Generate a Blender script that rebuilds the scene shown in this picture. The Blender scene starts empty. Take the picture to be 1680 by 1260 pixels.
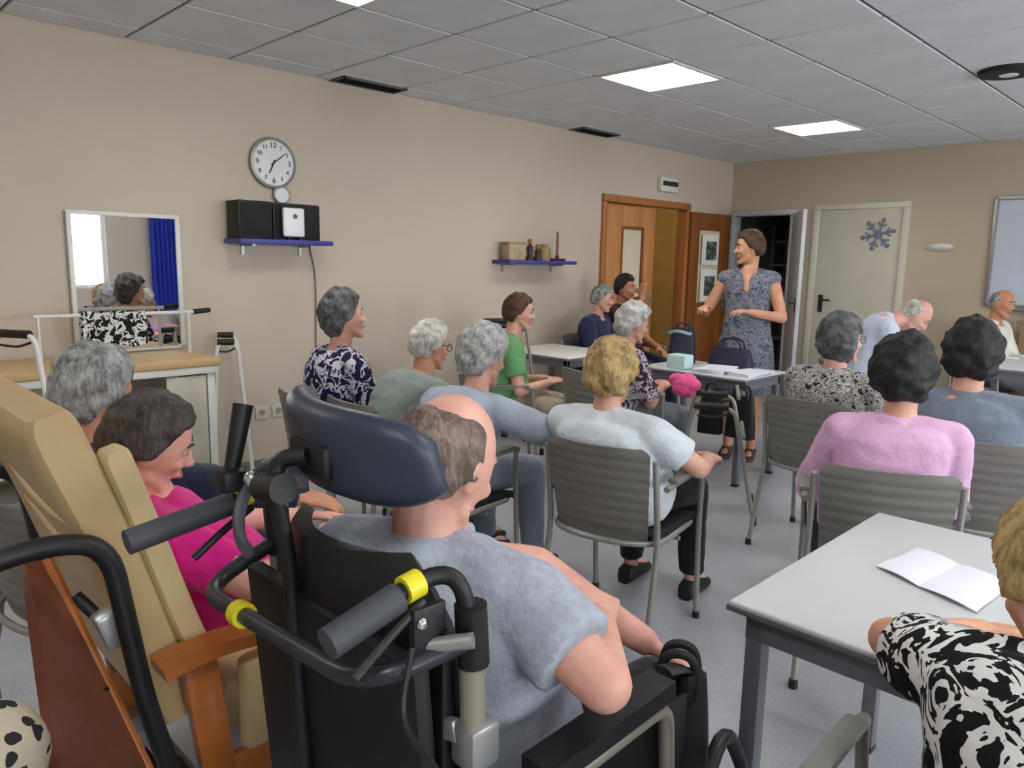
import bpy, bmesh, math, random
import numpy as np
from mathutils import Vector, Matrix, noise
random.seed(7)
S = bpy.context.scene
COL = S.collection
# ---------------------------------------------------------------- camera
cam = bpy.data.cameras.new('camera'); camo = bpy.data.objects.new('camera', cam); COL.objects.link(camo)
cam.sensor_fit = 'HORIZONTAL'; cam.sensor_width = 36.0; cam.lens = 1234.0 / 1680.0 * 36.0
cam.clip_start = 0.05; cam.clip_end = 100
_R = Vector((0.70340, 0.71055, 0.01861)); _U = Vector((-0.12738, 0.10026, 0.98677)); _F = Vector((-0.69928, 0.69647, -0.16104))
M = Matrix(((_R.x, _U.x, -_F.x), (_R.y, _U.y, -_F.y), (_R.z, _U.z, -_F.z))).to_4x4()
M.translation = (0, 0, 1.45)
camo.matrix_world = M
S.camera = camo
# ---------------------------------------------------------------- world, daylight, exposure
S.view_settings.view_transform = 'Standard'; S.view_settings.look = 'None'
S.view_settings.gamma = 1.0; S.view_settings.use_curve_mapping = False
S.view_settings.exposure = 0.66
W = bpy.data.worlds.new('sky'); S.world = W; W.use_nodes = True
W.node_tree.nodes['Background'].inputs[0].default_value = (0.86, 0.93, 1.0, 1)
W.node_tree.nodes['Background'].inputs[1].default_value = 3.2
WALL_X, WALL_R, WALL_Y, WALL_B, CEIL = -4.75, 3.3, 8.4, -2.4, 2.65
WINDOWS = [(-0.9, 0.7), (2.3, 3.83), (5.0, 6.7)]
for i, (a, b) in enumerate(WINDOWS):        # daylight entering through each window of the right-hand wall
    L = bpy.data.lights.new('window_daylight', 'AREA'); L.shape = 'RECTANGLE'; L.size = b - a; L.size_y = 1.15
    L.energy = (30, 62, 58)[i]; L.color = (0.93, 0.97, 1.0)
    lo = bpy.data.objects.new('window_daylight', L); COL.objects.link(lo)
    lo.location = (WALL_R + 0.22, (a + b) / 2, 1.52); lo.rotation_euler = (0, math.radians(90), 0)

# ---------------------------------------------------------------- materials
def nt(name):
    m = bpy.data.materials.new(name); m.use_nodes = True
    t = m.node_tree; b = t.nodes['Principled BSDF']
    return m, t, b
def rgb(r, g, b):      # sRGB 0-255 -> linear
    f = lambda c: ((c / 255 + .055) / 1.055) ** 2.4 if c > 10.3 else c / 255 / 12.92
    return (f(r), f(g), f(b), 1)
def coords(t, scale=(1, 1, 1)):
    tc = t.nodes.new('ShaderNodeTexCoord'); mp = t.nodes.new('ShaderNodeMapping')
    mp.inputs['Scale'].default_value = scale
    t.links.new(tc.outputs['Object'], mp.inputs['Vector'])
    return mp.outputs['Vector']
def ramp(t, src, stops, interp='LINEAR'):
    r = t.nodes.new('ShaderNodeValToRGB'); r.color_ramp.interpolation = interp
    e = r.color_ramp.elements
    e[0].position, e[0].color = stops[0]; e[1].position, e[1].color = stops[-1]
    for p, c in stops[1:-1]:
        n = e.new(p); n.color = c
    t.links.new(src, r.inputs['Fac']); return r.outputs['Color']
def noise_tex(t, vec, scale, detail=3, rough=.55, dist=0):
    n = t.nodes.new('ShaderNodeTexNoise'); n.inputs['Scale'].default_value = scale; n.inputs['Detail'].default_value = detail
    n.inputs['Roughness'].default_value = rough; n.inputs['Distortion'].default_value = dist
    t.links.new(vec, n.inputs['Vector']); return n.outputs['Fac']
def bump(t, b, src, strength, dist=.01):
    n = t.nodes.new('ShaderNodeBump'); n.inputs['Strength'].default_value = strength; n.inputs['Distance'].default_value = dist
    t.links.new(src, n.inputs['Height']); t.links.new(n.outputs['Normal'], b.inputs['Normal'])
def mul(c, k): return (c[0] * k, c[1] * k, c[2] * k, 1)
MATS = {}
def mat(name, col, rough=.6, metal=0, var=.12, scale=6, bmp=.0, bscale=None, spec=None, stretch=(1, 1, 1), sheen=0):
    if name in MATS: return MATS[name]
    m, t, b = nt(name)
    v = coords(t, stretch)
    f = noise_tex(t, v, scale, 4)
    c = ramp(t, f, [(.3, mul(col, 1 - var)), (.7, mul(col, 1 + var))])
    t.links.new(c, b.inputs['Base Color'])
    b.inputs['Roughness'].default_value = rough; b.inputs['Metallic'].default_value = metal
    if spec is not None: b.inputs['Specular IOR Level'].default_value = spec
    if sheen: b.inputs['Sheen Weight'].default_value = sheen
    if bmp:
        f2 = noise_tex(t, v, bscale or scale * 8, 3); bump(t, b, f2, bmp)
    MATS[name] = m; return m
def emit(name, col, st):
    if name in MATS: return MATS[name]
    m, t, b = nt(name)
    b.inputs['Base Color'].default_value = col; b.inputs['Emission Color'].default_value = col; b.inputs['Emission Strength'].default_value = st
    MATS[name] = m; return m
def hairmat(name, c1, c2):
    if name in MATS: return MATS[name]
    m, t, b = nt(name)
    v = coords(t, (1, 1, .25)); f = noise_tex(t, v, 120, 4, .65, .6)
    v2 = coords(t); g = noise_tex(t, v2, 22, 3)
    mx = t.nodes.new('ShaderNodeMath'); mx.operation = 'ADD'; t.links.new(f, mx.inputs[0]); t.links.new(g, mx.inputs[1])
    c = ramp(t, mx.outputs[0], [(.82, c1), (1.2, c2)])
    hv = t.nodes.new('ShaderNodeMath'); hv.operation = 'MULTIPLY'; hv.inputs[1].default_value = .5; t.links.new(mx.outputs[0], hv.inputs[0])
    c = ramp(t, hv.outputs[0], [(.4, c1), (.6, c2)])
    t.links.new(c, b.inputs['Base Color']); b.inputs['Roughness'].default_value = .55; b.inputs['Specular IOR Level'].default_value = .35
    bump(t, b, f, .6, .006); MATS[name] = m; return m
def skinmat(name, c):
    if name in MATS: return MATS[name]
    m, t, b = nt(name); v = coords(t)
    f = noise_tex(t, v, 14, 4)
    cc = ramp(t, f, [(.3, (c[0] * .86, c[1] * .76, c[2] * .74, 1)), (.7, mul(c, 1.08))])
    t.links.new(cc, b.inputs['Base Color']); b.inputs['Roughness'].default_value = .5
    b.inputs['Subsurface Weight'].default_value = .0
    f2 = noise_tex(t, v, 160, 2); bump(t, b, f2, .12, .003); MATS[name] = m; return m
def clothmat(name, c, var=.1, rough=.85, bmp=.35):
    return mat(name, c, rough, 0, var, 9, bmp, 70, spec=.2, sheen=.15)
def blotmat(name, stops, scale, dist=.8, kind='noise', rough=.85):
    """printed cloth: hard-edged blotches of a few colours"""
    if name in MATS: return MATS[name]
    m, t, b = nt(name); v = coords(t)
    if kind == 'noise': f = noise_tex(t, v, scale, 2.5, .55, dist)
    elif kind == 'vor':
        nn = t.nodes.new('ShaderNodeTexNoise'); nn.inputs['Scale'].default_value = scale * .6; t.links.new(v, nn.inputs['Vector'])
        mxv = t.nodes.new('ShaderNodeMix'); mxv.data_type = 'RGBA'; mxv.inputs[0].default_value = .12 * dist
        t.links.new(v, mxv.inputs[6]); t.links.new(nn.outputs['Color'], mxv.inputs[7])
        vo = t.nodes.new('ShaderNodeTexVoronoi'); vo.inputs['Scale'].default_value = scale; t.links.new(mxv.outputs[2], vo.inputs['Vector'])
        f = vo.outputs['Distance']
    else:   # swirls
        w = t.nodes.new('ShaderNodeTexWave'); w.wave_type = 'RINGS'; w.rings_direction = 'SPHERICAL'; w.inputs['Scale'].default_value = scale
        w.inputs['Distortion'].default_value = 14 * dist; w.inputs['Detail'].default_value = 1.5; w.inputs['Detail Scale'].default_value = 1.3
        t.links.new(v, w.inputs['Vector']); f = w.outputs['Fac']
    c = ramp(t, f, stops, 'CONSTANT'); t.links.new(c, b.inputs['Base Color'])
    b.inputs['Roughness'].default_value = rough; b.inputs['Specular IOR Level'].default_value = .2
    f2 = noise_tex(t, v, 60, 3); bump(t, b, f2, .3); MATS[name] = m; return m
def woodmat(name, c, scale=3, stretch=(8, 8, .6), rough=.4, var=.25):
    if name in MATS: return MATS[name]
    m, t, b = nt(name); v = coords(t, stretch)
    f = noise_tex(t, v, scale, 5, .6, 1.2)
    cc = ramp(t, f, [(.25, mul(c, 1 - var)), (.75, mul(c, 1 + var * .6))])
    t.links.new(cc, b.inputs['Base Color']); b.inputs['Roughness'].default_value = rough; bump(t, b, f, .08); MATS[name] = m; return m

# ---------------------------------------------------------------- mesh builder
def V3(p): return Vector((float(p[0]), float(p[1]), float(p[2])))
def catmull(pts, n=6):
    pts = [V3(p) for p in pts]
    if len(pts) < 3: return pts
    out = []
    P = [pts[0] * 2 - pts[1]] + pts + [pts[-1] * 2 - pts[-2]]
    for i in range(1, len(P) - 2):
        p0, p1, p2, p3 = P[i - 1:i + 3]
        for k in range(n):
            u = k / n
            out.append(.5 * ((2 * p1) + (p2 - p0) * u + (2 * p0 - 5 * p1 + 4 * p2 - p3) * u * u + (3 * p1 - p0 - 3 * p2 + p3) * u ** 3))
    out.append(pts[-1]); return out
def fillet(pts, r=.05, n=5):
    """polyline with rounded corners"""
    pts = [V3(p) for p in pts]; out = [pts[0]]
    for i in range(1, len(pts) - 1):
        a, b, c = pts[i - 1], pts[i], pts[i + 1]
        d1 = min(r, (a - b).length * .48); d2 = min(r, (c - b).length * .48)
        p = b + (a - b).normalized() * d1; q = b + (c - b).normalized() * d2
        for k in range(n + 1):
            u = k / n; out.append((1 - u) ** 2 * p + 2 * u * (1 - u) * b + u * u * q)
    out.append(pts[-1]); return out
class MB:
    def __init__(s): s.v = []; s.f = []
    def add(s, vs, fs):
        o = len(s.v); s.v += [tuple(v) for v in vs]; s.f += [tuple(i + o for i in f) for f in fs]; return s
    def box(s, c, size, rot=None, bev=0, seg=2):
        bm = bmesh.new(); bmesh.ops.create_cube(bm, size=1)
        for v in bm.verts: v.co = Vector((v.co.x * size[0], v.co.y * size[1], v.co.z * size[2]))
        if bev: bmesh.ops.bevel(bm, geom=bm.edges[:], offset=min(bev, min(size) * .49), segments=seg, profile=.5, affect='EDGES')
        c = V3(c); vs = [(rot @ v.co if rot else v.co) + c for v in bm.verts]
        bm.verts.index_update(); fs = [[v.index for v in f.verts] for f in bm.faces]; bm.free(); return s.add(vs, fs)
    def b2(s, a, b, bev=0, seg=2):
        return s.box([(a[i] + b[i]) / 2 for i in range(3)], [abs(b[i] - a[i]) for i in range(3)], None, bev, seg)
    def rings(s, R, cap=True):
        n = len(R[0]); vs = [p for r in R for p in r]; fs = []
        for i in range(len(R) - 1):
            for j in range(n):
                k = (j + 1) % n; fs.append((i * n + j, i * n + k, (i + 1) * n + k, (i + 1) * n + j))
        if cap: fs.append(tuple(reversed(range(n)))); fs.append(tuple((len(R) - 1) * n + j for j in range(n)))
        return s.add(vs, fs)
    def tube(s, pts, r, seg=10, flat=None):
        pts = [V3(p) for p in pts]; n = len(pts)
        rr = r if isinstance(r, (list, tuple)) else [r] * n
        if len(rr) != n: rr = list(np.interp(np.linspace(0, 1, n), np.linspace(0, 1, len(rr)), rr))
        t = (pts[1] - pts[0]).normalized(); up = Vector((0, 0, 1)) if abs(t.z) < .9 else Vector((0, 1, 0))
        nrm = (up - t * up.dot(t)).normalized(); R = []
        for i in range(n):
            t = ((pts[min(i + 1, n - 1)] - pts[max(i - 1, 0)])).normalized()
            nrm = (nrm - t * nrm.dot(t)).normalized(); bn = t.cross(nrm)
            fl = flat or 1
            R.append([pts[i] + (nrm * math.cos(2 * math.pi * k / seg) * fl + bn * math.sin(2 * math.pi * k / seg)) * rr[i] for k in range(seg)])
        return s.rings(R)
    def caps(s, a, b, ra, rb, seg=12):
        """tapered capsule"""
        a, b = V3(a), V3(b); d = b - a; L = d.length
        if L < 1e-6: return s.ell(a, (ra, ra, ra))
        d /= L; pts = []; rr = []
        for k in range(1, 5):
            u = math.pi / 2 * k / 4; pts.append(a - d * ra * math.cos(u)); rr.append(ra * math.sin(u))
        for k in range(4):
            u = math.pi / 2 * k / 4; pts.append(b + d * rb * math.sin(u)); rr.append(rb * math.cos(u))
        return s.tube(pts, rr, seg)
    def ell(s, c, r, rot=None, nu=14, nv=10):
        c = V3(c); R = []
        for i in range(nv + 1):
            p = math.pi * (i + .001) / (nv + .002); ring = []
            for j in range(nu):
                a = 2 * math.pi * j / nu
                q = Vector((r[0] * math.sin(p) * math.cos(a), r[1] * math.sin(p) * math.sin(a), -r[2] * math.cos(p)))
                ring.append((rot @ q if rot else q) + c)
            R.append(ring)
        return s.rings(R)
    def lathe(s, c, prof, seg=20, rot=None):
        c = V3(c); R = []
        for r, z in prof:
            R.append([(rot @ Vector((r * math.cos(2 * math.pi * j / seg), r * math.sin(2 * math.pi * j / seg), z)) if rot else Vector((r * math.cos(2 * math.pi * j / seg), r * math.sin(2 * math.pi * j / seg), z))) + c for j in range(seg)])
        return s.rings(R)
    def sheet(s, grid, th):
        """thick panel: grid[i][j] of points, thickness vector field from normals"""
        n, m = len(grid), len(grid[0]); G = [[V3(p) for p in r] for r in grid]; N = []
        for i in range(n):
            row = []
            for j in range(m):
                du = G[min(i + 1, n - 1)][j] - G[max(i - 1, 0)][j]; dv = G[i][min(j + 1, m - 1)] - G[i][max(j - 1, 0)]
                row.append(du.cross(dv).normalized())
            N.append(row)
        t = th if callable(th) else (lambda i, j: th)
        vs = [G[i][j] + N[i][j] * t(i, j) / 2 for i in range(n) for j in range(m)] + [G[i][j] - N[i][j] * t(i, j) / 2 for i in range(n) for j in range(m)]
        o = n * m; fs = []
        for i in range(n - 1):
            for j in range(m - 1):
                a, b, c, d = i * m + j, i * m + j + 1, (i + 1) * m + j + 1, (i + 1) * m + j
                fs += [(d, c, b, a)[::-1], (a + o, b + o, c + o, d + o)[::-1]]
        for j in range(m - 1):
            fs += [(j, j + o, j + 1 + o, j + 1), ((n - 1) * m + j, (n - 1) * m + j + 1, (n - 1) * m + j + 1 + o, (n - 1) * m + j + o)]
        for i in range(n - 1):
            fs += [(i * m, (i + 1) * m, (i + 1) * m + o, i * m + o), (i * m + m - 1, i * m + m - 1 + o, (i + 1) * m + m - 1 + o, (i + 1) * m + m - 1)]
        return s.add(vs, fs)
    def mesh(s, name, base=(0, 0, 0), fix=True):
        me = bpy.data.meshes.new(name)
        b = base; me.from_pydata([(v[0] - b[0], v[1] - b[1], v[2] - b[2]) for v in s.v], [], s.f)
        if fix:
            bm = bmesh.new(); bm.from_mesh(me); bmesh.ops.recalc_face_normals(bm, faces=bm.faces[:]); bm.to_mesh(me); bm.free()
        return me
def smooth(me, ang=40):
    me.shade_smooth()
    try: me.set_sharp_from_angle(angle=math.radians(ang))
    except Exception: pass
def part(name, mb, m, parent=None, ang=40):
    """mesh object; geometry given in world space for top-level parents at base, stored local to the thing's base"""
    base = parent['_base'] if parent is not None and '_base' in parent else (0, 0, 0)
    me = mb.mesh(name, base); smooth(me, ang); me.materials.append(m)
    o = bpy.data.objects.new(name, me); COL.objects.link(o)
    if parent is not None:
        o.parent = parent; o['_base'] = tuple(base)
    return o
def tag(o, label, cat, group=None, kind=None):
    if label: o['label'] = label
    if cat: o['category'] = cat
    if group: o['group'] = group
    if kind: o['kind'] = kind
    return o
def thing(name, label, cat, base=(0, 0, 0), group=None):
    o = bpy.data.objects.new(name, None); COL.objects.link(o); o.empty_display_size = .1
    o.location = base; o['_base'] = tuple(float(x) for x in base)
    return tag(o, label, cat, group)
def solo(name, mb, m, base, label, cat, group=None, ang=40):
    me = mb.mesh(name, base); smooth(me, ang); me.materials.append(m)
    o = bpy.data.objects.new(name, me); COL.objects.link(o); o.location = base; o['_base'] = tuple(float(x) for x in base)
    return tag(o, label, cat, group)
def struct(name, mb, m, parent=None, ang=30):
    me = mb.mesh(name, (0, 0, 0)); smooth(me, ang); me.materials.append(m)
    o = bpy.data.objects.new(name, me); COL.objects.link(o)
    if parent is not None: o.parent = parent
    else: o['kind'] = 'structure'
    o['_base'] = (0., 0., 0.)
    return o
def copy_tree(o, parent=None):
    c = o.copy(); COL.objects.link(c)
    if parent is not None: c.parent = parent
    for ch in list(o.children): copy_tree(ch, c)
    return c
def hdir(h): h = math.radians(h); return Vector((math.sin(h), math.cos(h), 0))
def hright(h): h = math.radians(h); return Vector((math.cos(h), -math.sin(h), 0))
def frame(o, h, x=0, y=0, z=0):
    """local (right, forward, up) point to world for a thing at o facing heading h"""
    return V3(o) + hright(h) * x + hdir(h) * y + Vector((0, 0, z))
# ================================================================ the setting
wall_m = mat('beige_wall_paint', rgb(203, 189, 172), .75, 0, .03, 1.2, .05, 120)
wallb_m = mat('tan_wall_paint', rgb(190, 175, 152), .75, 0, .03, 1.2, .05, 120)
white_m = mat('white_enamel', rgb(225, 224, 218), .35, 0, .03, 4)
cream_m = mat('cream_door_paint', rgb(208, 202, 184), .45, 0, .03, 3)
grey_m = mat('grey_metal', rgb(165, 166, 166), .35, .6, .05, 8)
chrome_m = mat('chrome', rgb(215, 215, 215), .18, 1, .03, 8)
black_m = mat('black_plastic', rgb(26, 26, 28), .45, 0, .15, 10)
dark_m = mat('dark_void', rgb(30, 29, 30), .8, 0, .1, 5)
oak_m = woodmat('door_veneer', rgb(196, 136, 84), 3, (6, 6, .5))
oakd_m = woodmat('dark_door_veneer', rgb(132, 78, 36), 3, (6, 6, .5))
oakf_m = woodmat('door_frame_wood', rgb(176, 112, 62), 3, (6, 6, .5))
blue_m = mat('blue_shelf_laminate', rgb(62, 62, 150), .45, 0, .08, 6)
# floor
m, t, b = nt('grey_vinyl_floor'); v = coords(t)
f1 = noise_tex(t, v, 1.4, 5); f2 = noise_tex(t, v, 90, 2)
mx = t.nodes.new('ShaderNodeMath'); mx.operation = 'ADD'; t.links.new(f1, mx.inputs[0]); t.links.new(f2, mx.inputs[1])
hv = t.nodes.new('ShaderNodeMath'); hv.operation = 'MULTIPLY'; hv.inputs[1].default_value = .5; t.links.new(mx.outputs[0], hv.inputs[0])
t.links.new(ramp(t, hv.outputs[0], [(.35, rgb(158, 160, 168)), (.65, rgb(182, 184, 190))]), b.inputs['Base Color'])
b.inputs['Roughness'].default_value = .3; bump(t, b, f2, .03)
struct('floor', MB().b2((WALL_X - 2.2, WALL_B, -.1), (WALL_R, WALL_Y + 2.2, 0)), m)
# walls with openings
D1a, D1b, D1t = 5.92, 7.47, 2.12        # wooden double door in the left wall
mb = MB(); T = .12
mb.b2((WALL_X - T, WALL_B, 0), (WALL_X, D1a, CEIL + .03)); mb.b2((WALL_X - T, D1b, 0), (WALL_X, WALL_Y + T, CEIL + .03)); mb.b2((WALL_X - T, D1a, D1t), (WALL_X, D1b, CEIL + .03))
struct('wall_left', mb, wall_m)
O2a, O2b, O2t = -4.70, -3.96, 2.06
D3a, D3b, D3t = -3.66, -2.78, 2.08
mb = MB(); mb.b2((WALL_X, WALL_Y, 0), (O2a, WALL_Y + T, CEIL + .03)); mb.b2((O2b, WALL_Y, 0), (D3a, WALL_Y + T, CEIL + .03)); mb.b2((O2a, WALL_Y, O2t), (O2b, WALL_Y + T, CEIL + .03))
mb.b2((D3b, WALL_Y, 0), (WALL_R, WALL_Y + T, CEIL + .03)); mb.b2((D3a, WALL_Y, D3t), (D3b, WALL_Y + T, CEIL + .03))
struct('wall_back', mb, wallb_m)
struct('wall_behind', MB().b2((WALL_X, WALL_B - T, 0), (WALL_R, WALL_B, CEIL + .03)), wall_m)
mb = MB(); ys = [WALL_B] + [q for w in WINDOWS for q in w] + [WALL_Y + T]
for i in range(0, len(ys), 2): mb.b2((WALL_R, ys[i], 0), (WALL_R + T, ys[i + 1], CEIL + .03))
for a, c in WINDOWS: mb.b2((WALL_R, a, 0), (WALL_R + T, c, .92)); mb.b2((WALL_R, a, 2.12), (WALL_R + T, c, CEIL + .03))
struct('wall_right', mb, wall_m)
base_m = mat('baseboard_vinyl', rgb(120, 116, 110), .5)
struct('baseboard_left', MB().b2((WALL_X, WALL_B, 0), (WALL_X + .012, D1a - .08, .08), .003), base_m)
mb = MB().b2((O2b + .1, WALL_Y - .012, 0), (D3a - .06, WALL_Y, .08), .003).b2((D3b + .06, WALL_Y - .012, 0), (WALL_R, WALL_Y, .08), .003)
struct('baseboard_back', mb, base_m)
glass_m, t, b = nt('window_glass'); b.inputs['Transmission Weight'].default_value = 1; b.inputs['Roughness'].default_value = .02; b.inputs['IOR'].default_value = 1.01
gt = t.nodes.new('ShaderNodeBsdfTransparent'); t.links.new(gt.outputs[0], t.nodes['Material Output'].inputs['Surface'])
for i, (a, c) in enumerate(WINDOWS):
    mb = MB(); x0 = WALL_R + .03
    for y in (a, (a + c) / 2 - .03, c - .06): mb.b2((x0, y, .92), (x0 + .06, y + .06, 2.12), .006)
    for z in (.92, 2.06): mb.b2((x0 + .002, a, z), (x0 + .058, c, z + .06), .006)
    w = struct('window_%d' % (i + 1), mb, white_m)
    struct('pane', MB().b2((x0 + .027, a + .06, .98), (x0 + .033, (a + c) / 2 - .03, 2.06)), glass_m, w)
    struct('pane', MB().b2((x0 + .027, (a + c) / 2 + .03, .98), (x0 + .033, c - .06, 2.06)), glass_m, w)
# blue curtain drawn aside beside the window (seen in the mirror)
cur_m = clothmat('blue_curtain', rgb(40, 56, 170))
def curtain(y0, y1, label):
    g = []
    for i in range(9):
        z = .55 + 1.72 * i / 8; g.append([(WALL_R - .1 + .03 * math.sin(j * 1.25 + i * .1), y0 + (y1 - y0) * j / 40, z) for j in range(41)])
    th = thing('curtain', label, 'curtain', (WALL_R - .1, (y0 + y1) / 2, 0))
    part('drape', MB().sheet(g, .004), cur_m, th); part('curtain_rail', MB().tube([(WALL_R - .1, y0 - .1, 2.29), (WALL_R - .1, y1 + .1, 2.29)], .014), grey_m, th)
    part('rail_bracket', MB().b2((WALL_R - .1, (y0 + y1) / 2 - .012, 2.28), (WALL_R, (y0 + y1) / 2 + .012, 2.3)), grey_m, th)
curtain(4.45, 5.0, 'plain deep blue curtain reflected in the mirror, beside the window')
# ceiling of separate tiles in a recessed dark grid
GX, GY = -2.702, 3.398
tile_m = mat('ceiling_tile', rgb(222, 224, 226), .9, 0, .05, 3, .25, 160)
run_m = mat('ceiling_grid', rgb(104, 105, 105), .7, 0, .08, 6)
ceil = struct('ceiling', MB().b2((WALL_X - T, WALL_B - T, CEIL + .025), (WALL_R + T, WALL_Y + T, CEIL + .12)), run_m)
LIGHT_K = [(kx, ky) for kx in (-1, 4) for ky in (-7, -3, 1, 5)]
xs = [WALL_X] + [GX + .6 * k for k in range(-3, 11)]; ys = [WALL_B] + [GY + .6 * k for k in range(-9, 9)] + [WALL_Y]
tcache = {}
SLOTS = [(2.9, 3.42), (5.38, 5.92)]
for i in range(len(xs) - 1):
    for j in range(len(ys) - 1):
        kx, ky = i - 4, j - 10
        if (kx, ky) in LIGHT_K: continue
        w, d = xs[i + 1] - xs[i], ys[j + 1] - ys[j]
        if w < .06 or d < .06: continue
        key = (round(w, 3), round(d, 3))
        if key not in tcache:
            me = MB().box((0, 0, .012), (w - .016, d - .016, .024), None, .005, 1).mesh('ceiling_tile'); smooth(me, 30); me.materials.append(tile_m); tcache[key] = me
        o = bpy.data.objects.new('ceiling_tile', tcache[key]); COL.objects.link(o); o.parent = ceil
        o.location = ((xs[i] + xs[i + 1]) / 2, (ys[j] + ys[j + 1]) / 2, CEIL + random.uniform(-.001, .001))
for x in xs[1:-1]: struct('grid_runner', MB().b2((x - .012, WALL_B, CEIL + .006), (x + .012, WALL_Y, CEIL + .02)), run_m, ceil)
for y in ys[1:-1]: struct('grid_runner', MB().b2((WALL_X, y - .012, CEIL + .007), (WALL_R, y + .012, CEIL + .019)), run_m, ceil)
# recessed light panels with louvres
lamp_m = emit('light_diffuser', (1.0, .98, .95, 1), 12)
louv_m = mat('louvre_white', rgb(240, 240, 238), .3, 0, .02)
llab = {(-1, -3): 'lit square ceiling light nearest the camera, at the top edge above the clock', (-1, 1): 'lit square louvred ceiling light, larger of the two above the wooden doors', (-1, 5): 'lit square louvred ceiling light farthest back, near the back wall'}
for kx, ky in LIGHT_K:
    x0, y0 = GX + .6 * kx, GY + .6 * ky
    th = thing('ceiling_light', llab.get((kx, ky), 'lit square ceiling light of the row over the window side'), 'ceiling light', (x0 + .3, y0 + .3, CEIL - .01), 'recessed ceiling lights')
    mb = MB()
    for a, c in (((x0 + .005, y0 + .005), (x0 + .595, y0 + .03)), ((x0 + .005, y0 + .57), (x0 + .595, y0 + .595)), ((x0 + .005, y0 + .03), (x0 + .03, y0 + .57)), ((x0 + .57, y0 + .03), (x0 + .595, y0 + .57))):
        mb.b2((*a, CEIL - .008), (*c, CEIL + .02))
    part('light_frame', mb, white_m, th)
    part('diffuser', MB().b2((x0 + .03, y0 + .03, CEIL + .014), (x0 + .57, y0 + .57, CEIL + .02)), lamp_m, th)
    for k in range(1, 5):
        q = .03 + .54 * k / 5
        part('louvre_blade', MB().b2((x0 + q - .003, y0 + .03, CEIL - .004), (x0 + q + .003, y0 + .57, CEIL + .013)), louv_m, th)
        part('louvre_blade', MB().b2((x0 + .03, y0 + q - .003, CEIL - .003), (x0 + .57, y0 + q + .003, CEIL + .012)), louv_m, th)
# slot vents at the wall edge of the ceiling and one round grille
for n, (a, c) in enumerate(SLOTS):
    th = thing('air_vent', ['long dark slot vent in the ceiling edge above the clock shelf', 'long dark slot vent in the ceiling edge left of the wooden doors'][n], 'vent', (WALL_X + .13, (a + c) / 2, CEIL - .012), 'ceiling slot vents')
    mb = MB(); x0 = WALL_X + .03; x1 = WALL_X + .20
    mb.b2((x0, a, CEIL - .012), (x1, a + .015, CEIL)); mb.b2((x0, c - .015, CEIL - .012), (x1, c, CEIL)); mb.b2((x0, a, CEIL - .012), (x0 + .012, c, CEIL)); mb.b2((x1 - .012, a, CEIL - .012), (x1, c, CEIL))
    part('vent_frame', mb, run_m, th); part('vent_back', MB().b2((x0, a, CEIL - .004), (x1, c, CEIL - .001)), dark_m, th)
    for k in range(4):
        xx = x0 + .03 + k * .034; part('vent_blade', MB().box((xx, (a + c) / 2, CEIL - .007), (.022, c - a - .03, .003), Matrix.Rotation(.5, 3, 'Y')), dark_m, th)
th = thing('round_vent', 'round dark-edged ceiling vent at the right edge of the picture', 'vent', (-1.31, 5.51, CEIL - .03))
part('vent_ring', MB().lathe((-1.31, 5.51, CEIL - .03), [(.10, 0), (.16, .005), (.17, .03), (.15, .03), (.12, .012), (.10, .012)], 28), dark_m, th)
part('vent_cone', MB().lathe((-1.31, 5.51, CEIL - .035), [(.002, 0), (.05, .002), (.075, .03), (.002, .03)], 24), white_m, th)

# door_1: wooden double door, one leaf shut, the other folded back along the wall
d1 = struct('door_1', MB().b2((WALL_X - .1, D1a, 0), (WALL_X + .03, D1a + .07, D1t - .071), .008).b2((WALL_X - .1, D1b - .07, 0), (WALL_X + .03, D1b, D1t - .071), .008).b2((WALL_X - .1, D1a, D1t - .07), (WALL_X + .035, D1b, D1t), .008), oakf_m)
def leaf(name, origin, ang, wid, m, hgt=2.03, win=(.3, .62, 1.10, 1.80), flip=1):
    """door leaf in local x (width) z (height), thickness y, with a window cut-out"""
    rot = Matrix.Rotation(ang, 3, 'Z'); o = V3(origin)
    def bx(mb, a, c, bev=.004):
        ctr = Vector([(a[i] + c[i]) / 2 for i in range(3)]); return mb.box(o + rot @ ctr, [abs(c[i] - a[i]) for i in range(3)], rot, bev)
    mb = MB(); t2 = .02; xa, xb, za, zb = win
    bx(mb, (0, -t2, 0.01), (xa, t2, hgt)); bx(mb, (xb, -t2, .01), (wid, t2, hgt)); bx(mb, (xa, -t2, .01), (xb, t2, za)); bx(mb, (xa, -t2, zb), (xb, t2, hgt))
    L = struct(name, mb, m, d1)
    mbf = MB(); e = .025
    bx(mbf, (xa - e, -t2 - .008, za - e), (xa + .004, t2 + .008, zb + e)); bx(mbf, (xb - .004, -t2 - .008, za - e), (xb + e, t2 + .008, zb + e)); bx(mbf, (xa, -t2 - .008, zb - .004), (xb, t2 + .008, zb + e)); bx(mbf, (xa, -t2 - .008, za - e), (xb, t2 + .008, za + .004))
    struct('window_bead', mbf, oakd_m, L)
    mbg = MB(); bx(mbg, (xa, -.004, za), (xb, .004, zb), 0); struct('pane', mbg, frost_m, L)
    mbh = MB(); hx = wid - .07
    for s in (-1, 1):
        mbh.box(o + rot @ Vector((hx, s * (t2 + .004), 1.03)), (.035, .008, .16), rot, .003)
        mbh.tube([o + rot @ Vector((hx, s * t2, 1.06)), o + rot @ Vector((hx, s * (t2 + .045), 1.06)), o + rot @ Vector((hx - .11, s * (t2 + .05), 1.06))], .009)
    struct('handle', mbh, grey_m, L)
    return L
frost_m = mat('pale_door_glass', rgb(214, 204, 178), .25, 0, .04)
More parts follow.
